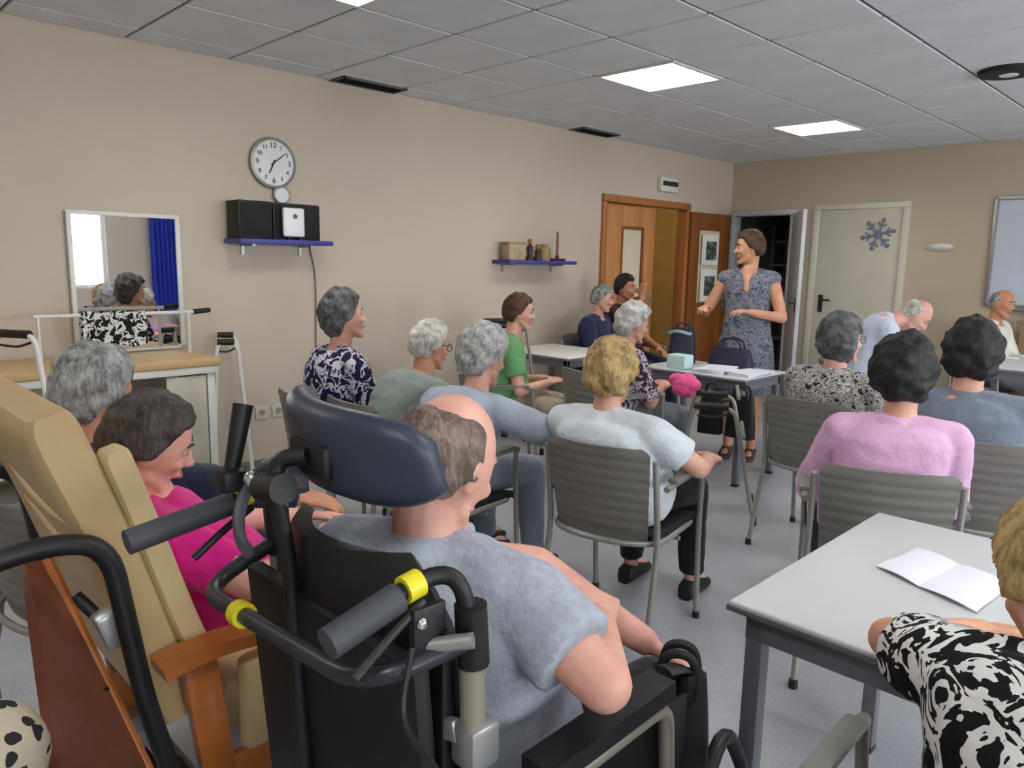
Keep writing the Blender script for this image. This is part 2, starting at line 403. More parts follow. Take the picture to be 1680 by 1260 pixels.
leaf('door_leaf', (WALL_X - .03, D1a + .075, 0), math.radians(90), .86, oak_m, win=(.30, .64, 1.10, 1.80))
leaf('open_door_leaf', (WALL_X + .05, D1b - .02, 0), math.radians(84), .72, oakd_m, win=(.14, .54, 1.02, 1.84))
# corridor behind the wooden doors
cor_m = mat('corridor_wall', rgb(214, 184, 120), .8)
mb = MB().b2((WALL_X - 1.7, 5.2, 0), (WALL_X - 1.6, 8.6, CEIL)).b2((WALL_X - 1.6, 5.1, 0), (WALL_X - T, 5.2, CEIL)).b2((WALL_X - 1.6, 8.5, 0), (WALL_X - T, 8.6, CEIL)).b2((WALL_X - 1.7, 5.1, CEIL), (WALL_X - T, 8.6, CEIL + .1))
struct('wall_corridor', mb, cor_m)
th = thing('corridor_lamp', 'small round corridor ceiling lamp behind the wooden doors', 'ceiling light', (WALL_X - .9, 7.2, CEIL))
part('lamp_base', MB().lathe((WALL_X - .9, 7.2, CEIL - .03), [(.002, 0), (.16, 0), (.16, .03), (.002, .03)]), white_m, th)
part('lamp_globe', MB().lathe((WALL_X - .9, 7.2, CEIL - .1), [(.002, 0), (.09, .012), (.14, .045), (.15, .07), (.002, .07)]), emit('corridor_lamp_glow', (1, .87, .62, 1), 14), th)
# notices posted on the open leaf
for n, (z, hh) in enumerate(((1.62, .34), (1.22, .36))):
    rot = Matrix.Rotation(math.radians(84), 3, 'Z'); o = Vector((WALL_X + .05, D1b - .02, 0))
    pp = lambda x, y, z: o + rot @ Vector((x, y, z))
    th = thing('notice', ['upper white notice with a dark picture on the open wooden door', 'lower white notice with a dark picture on the open wooden door'][n], 'notice', pp(.34, -.034, z - hh / 2), 'notices on the open door')
    part('sheet', MB().box(pp(.34, -.031, z), (.3, .003, hh), rot), mat('paper_white', rgb(226, 224, 216), .7, 0, .02), th)
    part('picture', MB().box(pp(.36, -.0335, z - .01), (.19, .002, hh * .62), rot), blotmat('notice_print', [(0, rgb(60, 68, 60)), (.5, rgb(90, 100, 92)), (.6, rgb(140, 146, 138))], 14), th)
# emergency light above the doors
th = thing('exit_light', 'small white emergency light with dark green band above the wooden doors', 'emergency light', (WALL_X, 7.0, 2.22))
part('housing', MB().b2((WALL_X, 6.84, 2.21), (WALL_X + .06, 7.16, 2.36), .015), white_m, th)
part('sign_band', MB().b2((WALL_X + .058, 6.86, 2.27), (WALL_X + .066, 7.14, 2.32), .002), mat('dark_green_band', rgb(30, 58, 44), .4), th)

# opening in the back wall to a dark store room, with a pale door standing open
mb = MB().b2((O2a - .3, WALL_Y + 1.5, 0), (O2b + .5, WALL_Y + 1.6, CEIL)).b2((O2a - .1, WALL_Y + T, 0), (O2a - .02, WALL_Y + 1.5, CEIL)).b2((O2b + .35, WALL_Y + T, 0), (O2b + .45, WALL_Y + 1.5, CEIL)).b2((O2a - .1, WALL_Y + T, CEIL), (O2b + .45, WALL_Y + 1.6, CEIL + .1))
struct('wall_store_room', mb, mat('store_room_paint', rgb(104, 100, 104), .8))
jamb_m = mat('pale_grey_jamb', rgb(196, 198, 202), .5)
d2 = struct('door_2', MB().b2((O2a - .03, WALL_Y - .02, 0), (O2a + .03, WALL_Y + T, O2t - .031), .005).b2((O2a - .03, WALL_Y - .02, O2t - .03), (O2b + .03, WALL_Y + T, O2t + .03), .005).b2((O2b - .03, WALL_Y - .02, 0), (O2b + .03, WALL_Y + T, O2t - .031), .005), jamb_m)
_rl = Matrix.Rotation(math.radians(-57), 3, 'Z'); _ol = Vector((O2b + .03, WALL_Y - .03, 0))
struct('door_leaf', MB().box(_ol + _rl @ Vector((.36, 0, 1.025)), (.72, .04, 2.03), _rl, .005), jamb_m, d2)
struct('handle', MB().box(_ol + _rl @ Vector((.64, -.024, 1.04)), (.035, .008, .16), _rl, .003).tube([_ol + _rl @ Vector((.64, -.02, 1.06)), _ol + _rl @ Vector((.64, -.06, 1.06)), _ol + _rl @ Vector((.54, -.065, 1.06))], .009), black_m, d2)
th = thing('storage_rack', 'dark shelving rack inside the dim store room', 'shelving', (-4.3, WALL_Y + 1.2, 0))
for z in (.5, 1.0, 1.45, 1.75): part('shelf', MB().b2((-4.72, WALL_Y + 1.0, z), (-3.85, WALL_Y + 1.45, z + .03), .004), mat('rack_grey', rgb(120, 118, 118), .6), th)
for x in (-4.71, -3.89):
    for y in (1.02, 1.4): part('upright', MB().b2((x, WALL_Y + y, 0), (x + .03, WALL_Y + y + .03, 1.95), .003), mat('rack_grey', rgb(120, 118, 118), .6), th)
# cream door with handle
d3 = struct('door_3', MB().b2((D3a - .06, WALL_Y - .025, 0), (D3a + .01, WALL_Y + T, D3t - .011), .006).b2((D3b - .01, WALL_Y - .025, 0), (D3b + .06, WALL_Y + T, D3t - .011), .006).b2((D3a - .06, WALL_Y - .025, D3t - .01), (D3b + .06, WALL_Y + T, D3t + .05), .006), cream_m)
struct('door_leaf', MB().b2((D3a + .013, WALL_Y - .004, .01), (D3b - .013, WALL_Y + .04, D3t - .013), .004), mat('cream_leaf', rgb(196, 190, 172), .5, 0, .03), d3)
struct('handle', MB().box((D3a + .09, WALL_Y - .012, 1.05), (.05, .014, .19), None, .005).tube(fillet([(D3a + .09, WALL_Y - .01, 1.09), (D3a + .09, WALL_Y - .055, 1.09), (D3a + .21, WALL_Y - .055, 1.09)], .02), .011), black_m, d3)
# snowflake decoration on the door
sn_m = mat('grey_blue_card', rgb(120, 124, 142), .7, 0, .2, 20); sc = Vector((-3.02, WALL_Y - .012, 1.80))
th = thing('snowflake_ornament', 'grey-blue snowflake cut-out stuck on the cream door', 'ornament', sc)
for k in range(6):
    a = math.radians(60 * k + 12); u = Vector((math.cos(a), 0, math.sin(a))); w = Vector((-math.sin(a), 0, math.cos(a)))
    mb = MB().tube([sc, sc + u * .15], .012, 8).tube([sc + u * .08, sc + u * .12 + w * .045], .009, 6).tube([sc + u * .08, sc + u * .12 - w * .045], .009, 6).ell(sc + u * .155, (.024, .007, .024))
    part('arm', mb, sn_m, th)
part('centre', MB().lathe(sc, [(.002, -.008), (.045, -.008), (.045, .008), (.002, .008)], 12, Matrix.Rotation(math.pi / 2, 3, 'X')), sn_m, th)
# oval wall fitting
c = Vector((-2.42, WALL_Y, 1.67)); th = thing('wall_fitting', 'small oval cream wall light between the cream door and the whiteboard', 'wall light', c)
part('backplate', MB().ell(c + Vector((0, -.012, 0)), (.13, .014, .045), None, 24, 10), cream_m, th)
part('cover', MB().ell(c + Vector((.02, -.03, .005)), (.10, .035, .034), None, 24, 10), white_m, th)
# whiteboard
wx0, wx1, wz0, wz1 = -1.96, .3, 1.12, 2.12
th = thing('whiteboard', 'wide pale grey-blue whiteboard with aluminium frame on the back wall', 'whiteboard', ((wx0 + wx1) / 2, WALL_Y, wz0))
part('board', MB().b2((wx0, WALL_Y - .018, wz0), (wx1, WALL_Y - .003, wz1)), mat('whiteboard_enamel', rgb(196, 204, 216), .25, 0, .03), th)
for a, c in (((wx0 - .02, wz0), (wx0 + .02, wz1)), ((wx1 - .02, wz0), (wx1 + .02, wz1)), ((wx0, wz1 - .02), (wx1, wz1 + .02)), ((wx0, wz0 - .02), (wx1, wz0 + .02))):
    part('frame_rail', MB().b2((a[0], WALL_Y - .028, a[1]), (c[0], WALL_Y - .002, c[1]), .004), grey_m, th)
part('pen_tray', MB().b2((wx0 + .2, WALL_Y - .08, wz0 - .035), (wx1 - .2, WALL_Y - .01, wz0 - .02), .004), grey_m, th)
# low wooden cabinet under the whiteboard
cab_m = woodmat('cabinet_wood', rgb(150, 124, 92), 3, (.6, 6, 6))
th = thing('low_cabinet', 'brown wooden cabinet standing under the whiteboard at the right edge', 'cabinet', (-.9, WALL_Y - .22, 0))
part('body', MB().b2((-1.6, WALL_Y - .42, .06), (-.2, WALL_Y - .04, 1.0), .008), cab_m, th)
part('plinth', MB().b2((-1.58, WALL_Y - .40, 0), (-.22, WALL_Y - .06, .06)), dark_m, th)
for k in range(3):
    x = -1.57 + k * .455; dd = part('door', MB().b2((x, WALL_Y - .44, .09), (x + .43, WALL_Y - .42, .96), .005), cab_m, th)
    part('knob', MB().lathe((x + .39, WALL_Y - .455, .55), [(.002, -.012), (.012, -.012), (.012, .006), (.006, .012), (.002, .012)], 10, Matrix.Rotation(math.pi / 2, 3, 'X')), grey_m, dd)
# ================================================================ furniture
shell_m = mat('grey_chair_shell', rgb(124, 122, 116), .5, 0, .06, 6, .1, 60)
frame_m = mat('chair_tube_grey', rgb(158, 157, 150), .35, .35, .05, 6)
seat_m = mat('black_seat_pad', rgb(30, 30, 32), .75, 0, .1, 10)
tabletop_m = mat('pale_grey_laminate', rgb(202, 205, 206), .4, 0, .02, 3)
tleg_m = mat('table_leg_grey', rgb(120, 121, 130), .4, .3, .05, 6)
def make_chair():
    th = thing('stacking_chair', '', 'chair', (0, 0, 0), 'grey stacking armchairs')
    # ribbed moulded backrest, curved across, leaning back
    g = []
    rows = 37
    for i in range(rows):
        u = i / (rows - 1); z = .445 + .36 * u; w = .185 + .025 * u - (.03 * max(0, (u - .93) / .07) ** 2)
        rib = .0035 if (i % 4 in (1, 2) and 3 < i < 34) else 0
        g.append([(w * (2 * j / 12 - 1), -.20 - .07 * u - .035 * (1 - (2 * j / 12 - 1) ** 2) - rib, z) for j in range(13)])
    part('backrest', MB().sheet(g, .012), shell_m, th, 50)
    # seat pad
    g = []
    for i in range(9):
        u = i / 8; y = -.20 + .43 * u; w = .20 + .02 * u
        g.append([(w * (2 * j / 8 - 1), y, .455 - .012 * (1 - (2 * j / 8 - 1) ** 2) - .02 * max(0, (u - .8) / .2) ** 2) for j in range(9)])
    part('seat', MB().sheet(g, .03), seat_m, th)
    rim = [(-.215, .2, .43), (.215, .2, .43), (.225, -.19, .44), (0.1, -.275, .445), (-.1, -.275, .445), (-.225, -.19, .44), (-.215, .2, .43)]
    part('seat_frame', MB().tube(fillet(rim, .08), .011), frame_m, th)
    for s in (-1, 1):
        part('leg', MB().tube(fillet([(s * .235, .22, 0), (s * .235, .19, .42), (s * .245, .17, .655)], .1), .0115), frame_m, th)
        part('leg', MB().tube(fillet([(s * .235, -.30, 0), (s * .225, -.20, .44), (s * .222, -.25, .765)], .1), .0115), frame_m, th)
        arm = part('armrest', MB().tube(fillet([(s * .245, .17, .645), (s * .247, .19, .665), (s * .247, -.20, .655)], .03), .0115), frame_m, th)
        part('arm_pad', MB().box((s * .248, .0, .674), (.042, .30, .018), None, .008), shell_m, arm)
        for y in (.22, -.30): part('rubber_foot', MB().lathe((s * .235, y, 0), [(.002, 0), (.016, 0), (.015, .03), (.002, .03)], 10), black_m, th)
    part('cross_brace', MB().tube([(-.23, .0, .41), (.23, .0, .41)], .009), frame_m, th)
    return th
CHAIR = make_chair(); _used = [False]
def chair(x, y, h, label, scale=1.0):
    o = CHAIR if not _used[0] else copy_tree(CHAIR)
    _used[0] = True
    o.location = (x, y, 0); o.rotation_euler = (0, 0, -math.radians(h)); o['label'] = label; o.scale = (scale,) * 3
    return o

def table(name, x0, x1, y0, y1, z, label, top_m, leg_m, th_=.025, legs=((0, 0), (0, 1), (1, 0), (1, 1)), apron=True, r=.02, edge=None, grp=None):
    c = ((x0 + x1) / 2, (y0 + y1) / 2, 0); t = thing(name, label, 'table', c, grp)
    part('tabletop', MB().b2((x0, y0, z - th_), (x1, y1, z), .006, 3), top_m, t)
    part('edge_band', MB().b2((x0 - .003, y0 - .003, z - th_ + .003), (x1 + .003, y1 + .003, z - .009), .002), edge or leg_m, t)
    i = .03
    if apron:
        for a, b in (((x0 + i, y0 + i), (x1 - i, y0 + i + .025)), ((x0 + i, y1 - i - .025), (x1 - i, y1 - i)), ((x0 + i, y0 + i + .03), (x0 + i + .025, y1 - i - .03)), ((x1 - i - .025, y0 + i + .03), (x1 - i, y1 - i - .03))):
            part('apron', MB().b2((*a, z - th_ - .06), (*b, z - th_)), leg_m, t)
    for u, v in legs:
        x = x0 + i + r if not u else x1 - i - r; y = y0 + i + r if not v else y1 - i - r
        part('leg', MB().b2((x - r, y - r, .012), (x + r, y + r, z - th_), .004), leg_m, t)
        part('foot_cap', MB().b2((x - r - .001, y - r - .001, 0), (x + r + .001, y + r + .001, .02), .003), black_m, t)
    return t
table('table', -.755, .05, 1.43, 2.31, .73, 'pale grey laminate table with leaflet in the right foreground', tabletop_m, tleg_m, grp='laminate tables')
table('table', -3.15, -2.32, 4.42, 5.0, .73, 'pale table with papers in front of the standing woman', tabletop_m, tleg_m, grp='laminate tables')
table('table', -4.45, -3.68, 4.25, 4.92, .74, 'white table against the wall beside the man in navy', mat('white_top', rgb(226, 224, 218), .4, 0, .02), tleg_m, grp='laminate tables')
table('table', -1.55, -.6, 6.25, 7.0, .76, 'far table at the right in front of the man in white', tabletop_m, tleg_m, grp='laminate tables')
paper_m = mat('paper_bluish_white', rgb(232, 234, 246), .6, 0, .01)
# open leaflet
def sheet_at(pts, z, curl=.004):
    a, b, c, d = [Vector((p[0], p[1], 0)) for p in pts]; g = []
    for i in range(7):
        u = i / 6; g.append([(a.lerp(b, u)).lerp(d.lerp(c, u), j / 6) + Vector((0, 0, z + curl * math.sin(math.pi * u) + .002 * math.sin(j * 1.3))) for j in range(7)])
    return g
P0 = (-.60, 1.86, 0)
th = thing('leaflet', 'open white leaflet lying on the foreground table', 'leaflet', (-.48, 1.92, .73))
part('page', MB().sheet(sheet_at([(-.60, 1.86), (-.49, 1.81), (-.465, 2.02), (-.57, 2.06)], .735, .005), .002), paper_m, th)
part('page', MB().sheet(sheet_at([(-.49, 1.81), (-.36, 1.76), (-.345, 1.98), (-.465, 2.02)], .735, .005), .002), paper_m, th)
# things on the middle table
solo('box', MB().b2((-2.95, 4.46, .73), (-2.80, 4.58, .83), .012), mat('pale_blue_card', rgb(196, 224, 226), .6, 0, .03), (-2.875, 4.52, .73), 'pale blue box standing on the table with papers', 'box')
solo('paper_stack', MB().b2((-2.74, 4.46, .73), (-2.52, 4.7, .752), .002).box((-2.62, 4.6, .756), (.21, .29, .006), Matrix.Rotation(.3, 3, 'Z')), paper_m, (-2.63, 4.58, .73), 'stack of white papers in the middle of the table by the standing woman', 'papers')
solo('paper_stack', MB().b2((-2.5, 4.5, .73), (-2.34, 4.78, .745), .002).box((-2.42, 4.64, .749), (.2, .28, .005), Matrix.Rotation(-.2, 3, 'Z')), paper_m, (-2.42, 4.64, .73), 'white papers on the right end of the table by the standing woman', 'papers')
def handbag(c, sz, m, label, rot=0, sk=1.0):
    th = thing('handbag', label, 'bag', (c[0], c[1], c[2] - sz[2] / 2)); R = Matrix.Rotation(rot, 3, 'Z'); g = MB()
    prof = []
    for i in range(7):
        u = i / 6; k = 1 - .22 * u ** 2; prof.append([V3(c) + R @ Vector((sz[0] / 2 * k * math.copysign(abs(math.cos(a)) ** .5, math.cos(a)), sz[1] / 2 * (1 - .55 * u) * math.copysign(abs(math.sin(a)) ** .6, math.sin(a)), -sz[2] / 2 + sz[2] * u)) for a in [2 * math.pi * j / 20 for j in range(20)]])
    part('bag_body', g.rings(prof), m, th)
    for s in (-1, 1): part('strap', MB().tube(catmull([V3(c) + R @ Vector((x * sz[0], s * sz[1] * .2, z * sz[2])) for x, z in ((-.28, .4), (-.2, .5 + .35 * sk), (0, .5 + .5 * sk), (.2, .5 + .35 * sk), (.28, .4))]), .008, 8), m, th)
    return th
handbag((-2.68, 4.87, .80), (.34, .14, .14), mat('navy_bag', rgb(34, 36, 56), .6), 'dark navy bag lying on the table before the standing woman')
bagk = mat('black_bag', rgb(22, 22, 24), .65)
handbag((-2.50, 4.33, .50), (.16, .10, .27), bagk, 'black bag hung on the edge of the papers table, left one', .3, .45)
handbag((-2.30, 4.355, .50), (.20, .10, .27), bagk, 'black bag hung on the edge of the papers table, right one', -.1, .45)
th = handbag((-3.03, 4.78, .86), (.2, .13, .26), mat('navy_bag', rgb(34, 36, 56), .6), 'navy shoulder bag with pale trim standing behind the pale blue box', .4, .3)
part('trim', MB().tube(catmull([(-3.11, 4.72, .95), (-3.03, 4.705, .97), (-2.94, 4.75, .95)]), .012, 8), mat('pale_trim', rgb(150, 168, 176), .6), th)
# pink bundle in the lap of the white haired woman
mb = MB()
for k in range(9): mb.ell((-2.50 + random.uniform(-.06, .06), 3.98 + random.uniform(-.06, .06), .72 + random.uniform(-.05, .05)), (.06, .05, .045), None, 10, 8)
PINKB = mb
# ---------------------------------------------------------------- wall shelves
def wshelf(y0, y1, z, dp, label):
    th = thing('wall_shelf', label, 'shelf', (WALL_X, (y0 + y1) / 2, z - .03), 'blue wall shelves')
    part('board', MB().b2((WALL_X, y0, z - .032), (WALL_X + dp, y1, z), .005), blue_m, th)
    for y in (y0 + .12, y1 - .12): part('bracket', MB().b2((WALL_X, y - .01, z - .10), (WALL_X + .012, y + .01, z - .032)).b2((WALL_X, y - .01, z - .045), (WALL_X + dp * .7, y + .01, z - .032)), grey_m, th)
wshelf(2.12, 2.77, 1.56, .24, 'blue wall shelf carrying black speaker boxes under the clock')
wshelf(4.46, 5.32, 1.46, .22, 'blue wall shelf with small ornaments left of the wooden doors')
# black boxes on the first shelf
spk_m = mat('speaker_black', rgb(18, 19, 18), .55, 0, .2, 30); grille_m = mat('speaker_grille', rgb(30, 31, 30), .8, 0, .3, 90, .4, 300)
def boxspk(y0, y1, h, d, label):
    th = thing('speaker_box', label, 'speaker', (WALL_X + .12, (y0 + y1) / 2, 1.56), 'black speakers on the blue shelf')
    part('cabinet', MB().b2((WALL_X + .02, y0, 1.56), (WALL_X + .02 + d, y1, 1.56 + h), .008), spk_m, th)
    part('grille', MB().b2((WALL_X + .02 + d, y0 + .012, 1.575), (WALL_X + .026 + d, y1 - .012, 1.545 + h), .003), grille_m, th)
boxspk(2.135, 2.36, .235, .17, 'black speaker at the left on the blue shelf')
boxspk(2.385, 2.725, .235, .13, 'wider black speaker behind the white device on the blue shelf')
c = Vector((WALL_X + .20, 2.50, 1.56)); th = thing('white_device', 'small white device with two dark feet in front of the black speaker', 'device', c)
part('case', MB().box(c + Vector((0, 0, .112)), (.03, .15, .185), None, .012, 3), mat('white_plastic', rgb(238, 238, 240), .35, 0, .01), th)
part('logo_mark', MB().lathe(c + Vector((.017, .005, .15)), [(.002, -.002), (.015, -.002), (.015, .002), (.002, .002)], 12, Matrix.Rotation(math.pi / 2, 3, 'Y')), mat('mark_grey', rgb(90, 90, 96), .5), th)
for s in (-1, 1): part('foot', MB().box(c + Vector((0, s * .04, .01)), (.04, .02, .02), None, .004), black_m, th)
solo('power_cable', MB().tube(catmull([(WALL_X + .012, 2.72, 1.53), (WALL_X + .01, 2.76, 1.3), (WALL_X + .01, 2.755, .9), (WALL_X + .01, 2.74, .45)]), .005, 8), mat('cable_grey', rgb(120, 112, 100), .6), (WALL_X, 2.75, .45), 'thin grey cable hanging down the wall from the clock shelf', 'cable')
# ornaments on the second shelf
th = thing('ornament_box', 'small beige box with dark figures on the right blue shelf, left end', 'ornament', (WALL_X + .11, 4.62, 1.46))
part('box_body', MB().b2((WALL_X + .05, 4.52, 1.46), (WALL_X + .15, 4.72, 1.60), .01), mat('ornament_beige', rgb(178, 156, 124), .6, 0, .2, 18), th)
part('lid', MB().b2((WALL_X + .045, 4.51, 1.595), (WALL_X + .155, 4.73, 1.612), .005), mat('ornament_beige2', rgb(160, 136, 100), .6), th)
for n, (y, h, lab) in enumerate(((4.80, .19, 'small dark figurine leaning on the beige box of the ornament shelf'), (4.90, .14, 'small dark and gold figurine, middle of the ornament shelf'))):
    c = Vector((WALL_X + .12, y, 1.46)); th = thing('figurine', lab, 'figurine', c)
    part('body', MB().lathe(c, [(.002, 0), (.035, 0), (.038, .01), (.022, .05), (.03, h * .6), (.014, h * .72), (.002, h * .74)], 14), mat('figurine_dark', rgb(64, 48, 40), .5, 0, .3, 30), th)
    part('head', MB().ell(c + Vector((0, 0, h * .85)), (.021, .021, .025)), mat('figurine_gold', rgb(150, 116, 72), .5), th)
c = Vector((WALL_X + .11, 5.0, 1.46)); solo('storage_jar', MB().lathe(c, [(.002, 0), (.05, 0), (.055, .02), (.052, .11), (.035, .125), (.04, .14), (.002, .15)], 18), mat('jar_ochre', rgb(170, 142, 100), .5), c, 'ochre jar beside the figurines on the ornament shelf', 'jar')
c = Vector((WALL_X + .11, 5.17, 1.46)); th = thing('candlestick', 'tall thin red-brown candle in a dark dish on the ornament shelf', 'candle', c)
part('dish', MB().lathe(c, [(.002, 0), (.07, 0), (.085, .02), (.07, .022), (.02, .015), (.018, .05), (.002, .05)], 20), mat('dish_dark', rgb(88, 56, 48), .5), th)
part('candle', MB().lathe(c + Vector((0, 0, .05)), [(.002, 0), (.014, 0), (.012, .2), (.003, .21), (.002, .225)], 12), mat('candle_brown', rgb(150, 96, 76), .5), th)
# ---------------------------------------------------------------- clock
c = Vector((WALL_X, 2.465, 2.055)); th = thing('wall_clock', 'round white wall clock with dark numerals above the blue shelf', 'clock', c)
RY = Matrix.Rotation(math.pi / 2, 3, 'Y')
part('clock_case', MB().lathe(c + Vector((.002, 0, 0)), [(.002, 0), (.16, 0), (.165, .012), (.16, .03), (.145, .034), (.145, .02), (.002, .02)], 40, RY), mat('clock_rim', rgb(150, 146, 140), .35, .4), th)
face = part('clock_face', MB().lathe(c + Vector((.02, 0, 0)), [(.002, 0), (.145, 0), (.145, .004), (.002, .004)], 40, RY), mat('clock_white', rgb(226, 228, 230), .4, 0, .02), th)
num_m = mat('clock_ink', rgb(62, 62, 66), .6)
for k in range(1, 13):
    cu = bpy.data.curves.new('numeral', 'FONT'); cu.body = str(k); cu.size = .05 if k % 3 == 0 else .038; cu.align_x = 'CENTER'; cu.align_y = 'CENTER'; cu.extrude = .001
    to = bpy.data.objects.new('numeral_tmp', cu); COL.objects.link(to)
    bpy.context.view_layer.update()
    me = bpy.data.meshes.new_from_object(to.evaluated_get(bpy.context.evaluated_depsgraph_get())); bpy.data.objects.remove(to)
    a = math.radians(90 - 30 * k); me.materials.clear(); me.materials.append(num_m)
    # text faces +x: its right is +y, its up is +z
    Mx = Matrix(((0, 0, 1), (1, 0, 0), (0, 1, 0))).to_4x4(); Mx.translation = (.027, math.cos(a) * .112, math.sin(a) * .112)
    me.transform(Mx); o = bpy.data.objects.new('numeral', me); COL.objects.link(o); o.parent = face; o['_base'] = (0, 0, 0)
for a, L_, w in ((-115, .075, .007), (38, .105, .005)):
    a = math.radians(a); d = Vector((0, math.cos(a), math.sin(a))); part('clock_hand', MB().tube([c + Vector((.029, 0, 0)) - d * .02, c + Vector((.029, 0, 0)) + d * L_], [w, w * .5], 6), num_m, th)
pc = c + Vector((.012, .055, -.20))
part('small_dial', MB().lathe(pc, [(.002, 0), (.05, 0), (.05, .012), (.002, .012)], 24, RY), mat('clock_white', rgb(226, 228, 230)), th)
part('dial_ring', MB().tube([pc + Vector((.008, .055 * math.cos(q), .055 * math.sin(q))) for q in np.linspace(0, 2 * math.pi, 25)], .008, 8), mat('clock_rim', rgb(150, 146, 140)), th)
# wall socket
th = thing('wall_socket', 'pair of small cream wall sockets low on the wall behind the wheelchair', 'socket', (WALL_X, 2.33, .38))
for k in (0, 1):
    y = 2.33 + k * .12; q = part('socket_plate', MB().b2((WALL_X, y - .045, .36), (WALL_X + .012, y + .045, .45), .005), cream_m, th)
    part('socket_well', MB().lathe((WALL_X + .0105, y, .405), [(.002, 0), (.022, 0), (.022, .003), (.002, .003)], 16, RY), mat('socket_shadow', rgb(150, 146, 134), .6), q)
# ---------------------------------------------------------------- trolley, mirror and what is on it
pine_m = woodmat('light_wood_top', rgb(206, 172, 122), 3, (5, .5, 5), .45, .15)
tx0, tx1, ty0, ty1, tz = WALL_X + .06, WALL_X + .55, .35, 1.83, .88
th = thing('trolley', 'white framed trolley with light wooden top under the mirror', 'trolley', ((tx0 + tx1) / 2, (ty0 + ty1) / 2, 0))
part('wooden_top', MB().b2((tx0, ty0, tz - .05), (tx1, ty1, tz), .01, 3), pine_m, th)
part('top_rail', MB().b2((tx1 - .045, ty0 + .03, tz - .09), (tx1 - .01, ty1 - .02, tz - .05), .004), white_m, th)
for y in (ty0 + .05, ty1 - .05):
    for x in (tx0 + .05, tx1 - .05):
        part('leg', MB().b2((x - .022, y - .022, .06), (x + .022, y + .022, tz - .05), .005), white_m, th)
        part('castor', MB().tube([(x, y - .012, .035), (x, y + .012, .035)], .035, 16), black_m, th)
part('side_panel', MB().b2((tx0 + .08, ty1 - .06, .22), (tx1 - .08, ty1 - .045, tz - .1), .004), mat('trolley_panel', rgb(196, 190, 174), .5), th)
part('front_panel', MB().b2((tx1 - .04, ty1 - .30, .24), (tx1 - .025, ty1 - .08, tz - .1), .004), mat('trolley_panel', rgb(196, 190, 174), .5), th)
part('lower_shelf', MB().b2((tx0 + .04, ty0 + .04, .2), (tx1 - .04, ty1 - .04, .225), .004), grey_m, th)
for y in (1.0, 1.88): part('rail_post', MB().tube([(tx0 + .2, y if y < 1.5 else ty1 - .06, tz), (tx0 + .2, y if y < 1.5 else ty1 - .06, 1.12)], .009), white_m, th)
part('hand_rail', MB().tube([(tx0 + .2, .98, 1.12), (tx0 + .2, ty1 + .03, 1.12)], .011), white_m, th)
part('rail_grip', MB().tube([(tx0 + .2, ty1 - .03, 1.12), (tx0 + .2, ty1 + .07, 1.128)], [.016, .02, .014]), black_m, th)
for n, (y, hh, cc) in enumerate(((1.45, .36, rgb(70, 66, 66)), (1.28, .3, rgb(44, 42, 46)), (.95, .34, rgb(84, 76, 70)))):
    solo('storage_bag', MB().box((tx0 + .25, y, .225 + hh / 2), (.3, .16, hh), None, .05, 3), mat('bag_stuff_%d' % n, cc, .8, 0, .3, 12, .4), (tx0 + .25, y, .225), ['dark grey bag on the lower shelf of the trolley', 'black bag on the lower shelf of the trolley', 'brown-grey bag on the lower shelf of the trolley'][n], 'bag')
mir_m, t, b = nt('mirror_silver'); b.inputs['Metallic'].default_value = 1; b.inputs['Roughness'].default_value = .015; b.inputs['Base Color'].default_value = (.86, .87, .88, 1)
my0, my1, mz0, mz1 = 1.24, 1.82, .885, 1.67
th = thing('mirror', 'tall rectangular mirror in a thin white frame standing on the trolley', 'mirror', (WALL_X + .03, (my0 + my1) / 2, mz0))
part('glass', MB().b2((WALL_X + .02, my0, mz0), (WALL_X + .028, my1, mz1)), mir_m, th)
for a, c in (((my0 - .015, mz0), (my0 + .01, mz1)), ((my1 - .01, mz0), (my1 + .015, mz1)), ((my0 - .015, mz1 - .008), (my1 + .015, mz1 + .015)), ((my0 - .015, mz0 - .003), (my1 + .015, mz0 + .012))):
    part('frame_strip', MB().b2((WALL_X + .008, a[0], a[1]), (WALL_X + .036, c[0], c[1]), .003), white_m, th)
# black and white cloth hung over the rail
g = []
for i in range(12):
    z = 1.135 - .19 * i / 11; g.append([(tx0 + .215 + .012 * math.sin(j * .9 + i * .2), 1.20 + .33 * j / 20, z + .008 * math.sin(j * .7)) for j in range(21)])
solo('patterned_cloth', MB().sheet(g, .006), blotmat('black_white_cloth', [(0, rgb(30, 30, 32)), (.47, rgb(224, 224, 222)), (.6, rgb(30, 30, 32))], 26), (tx0 + .2, 1.36, 1.1), 'black and white patterned cloth hanging on the rail before the mirror', 'cloth')
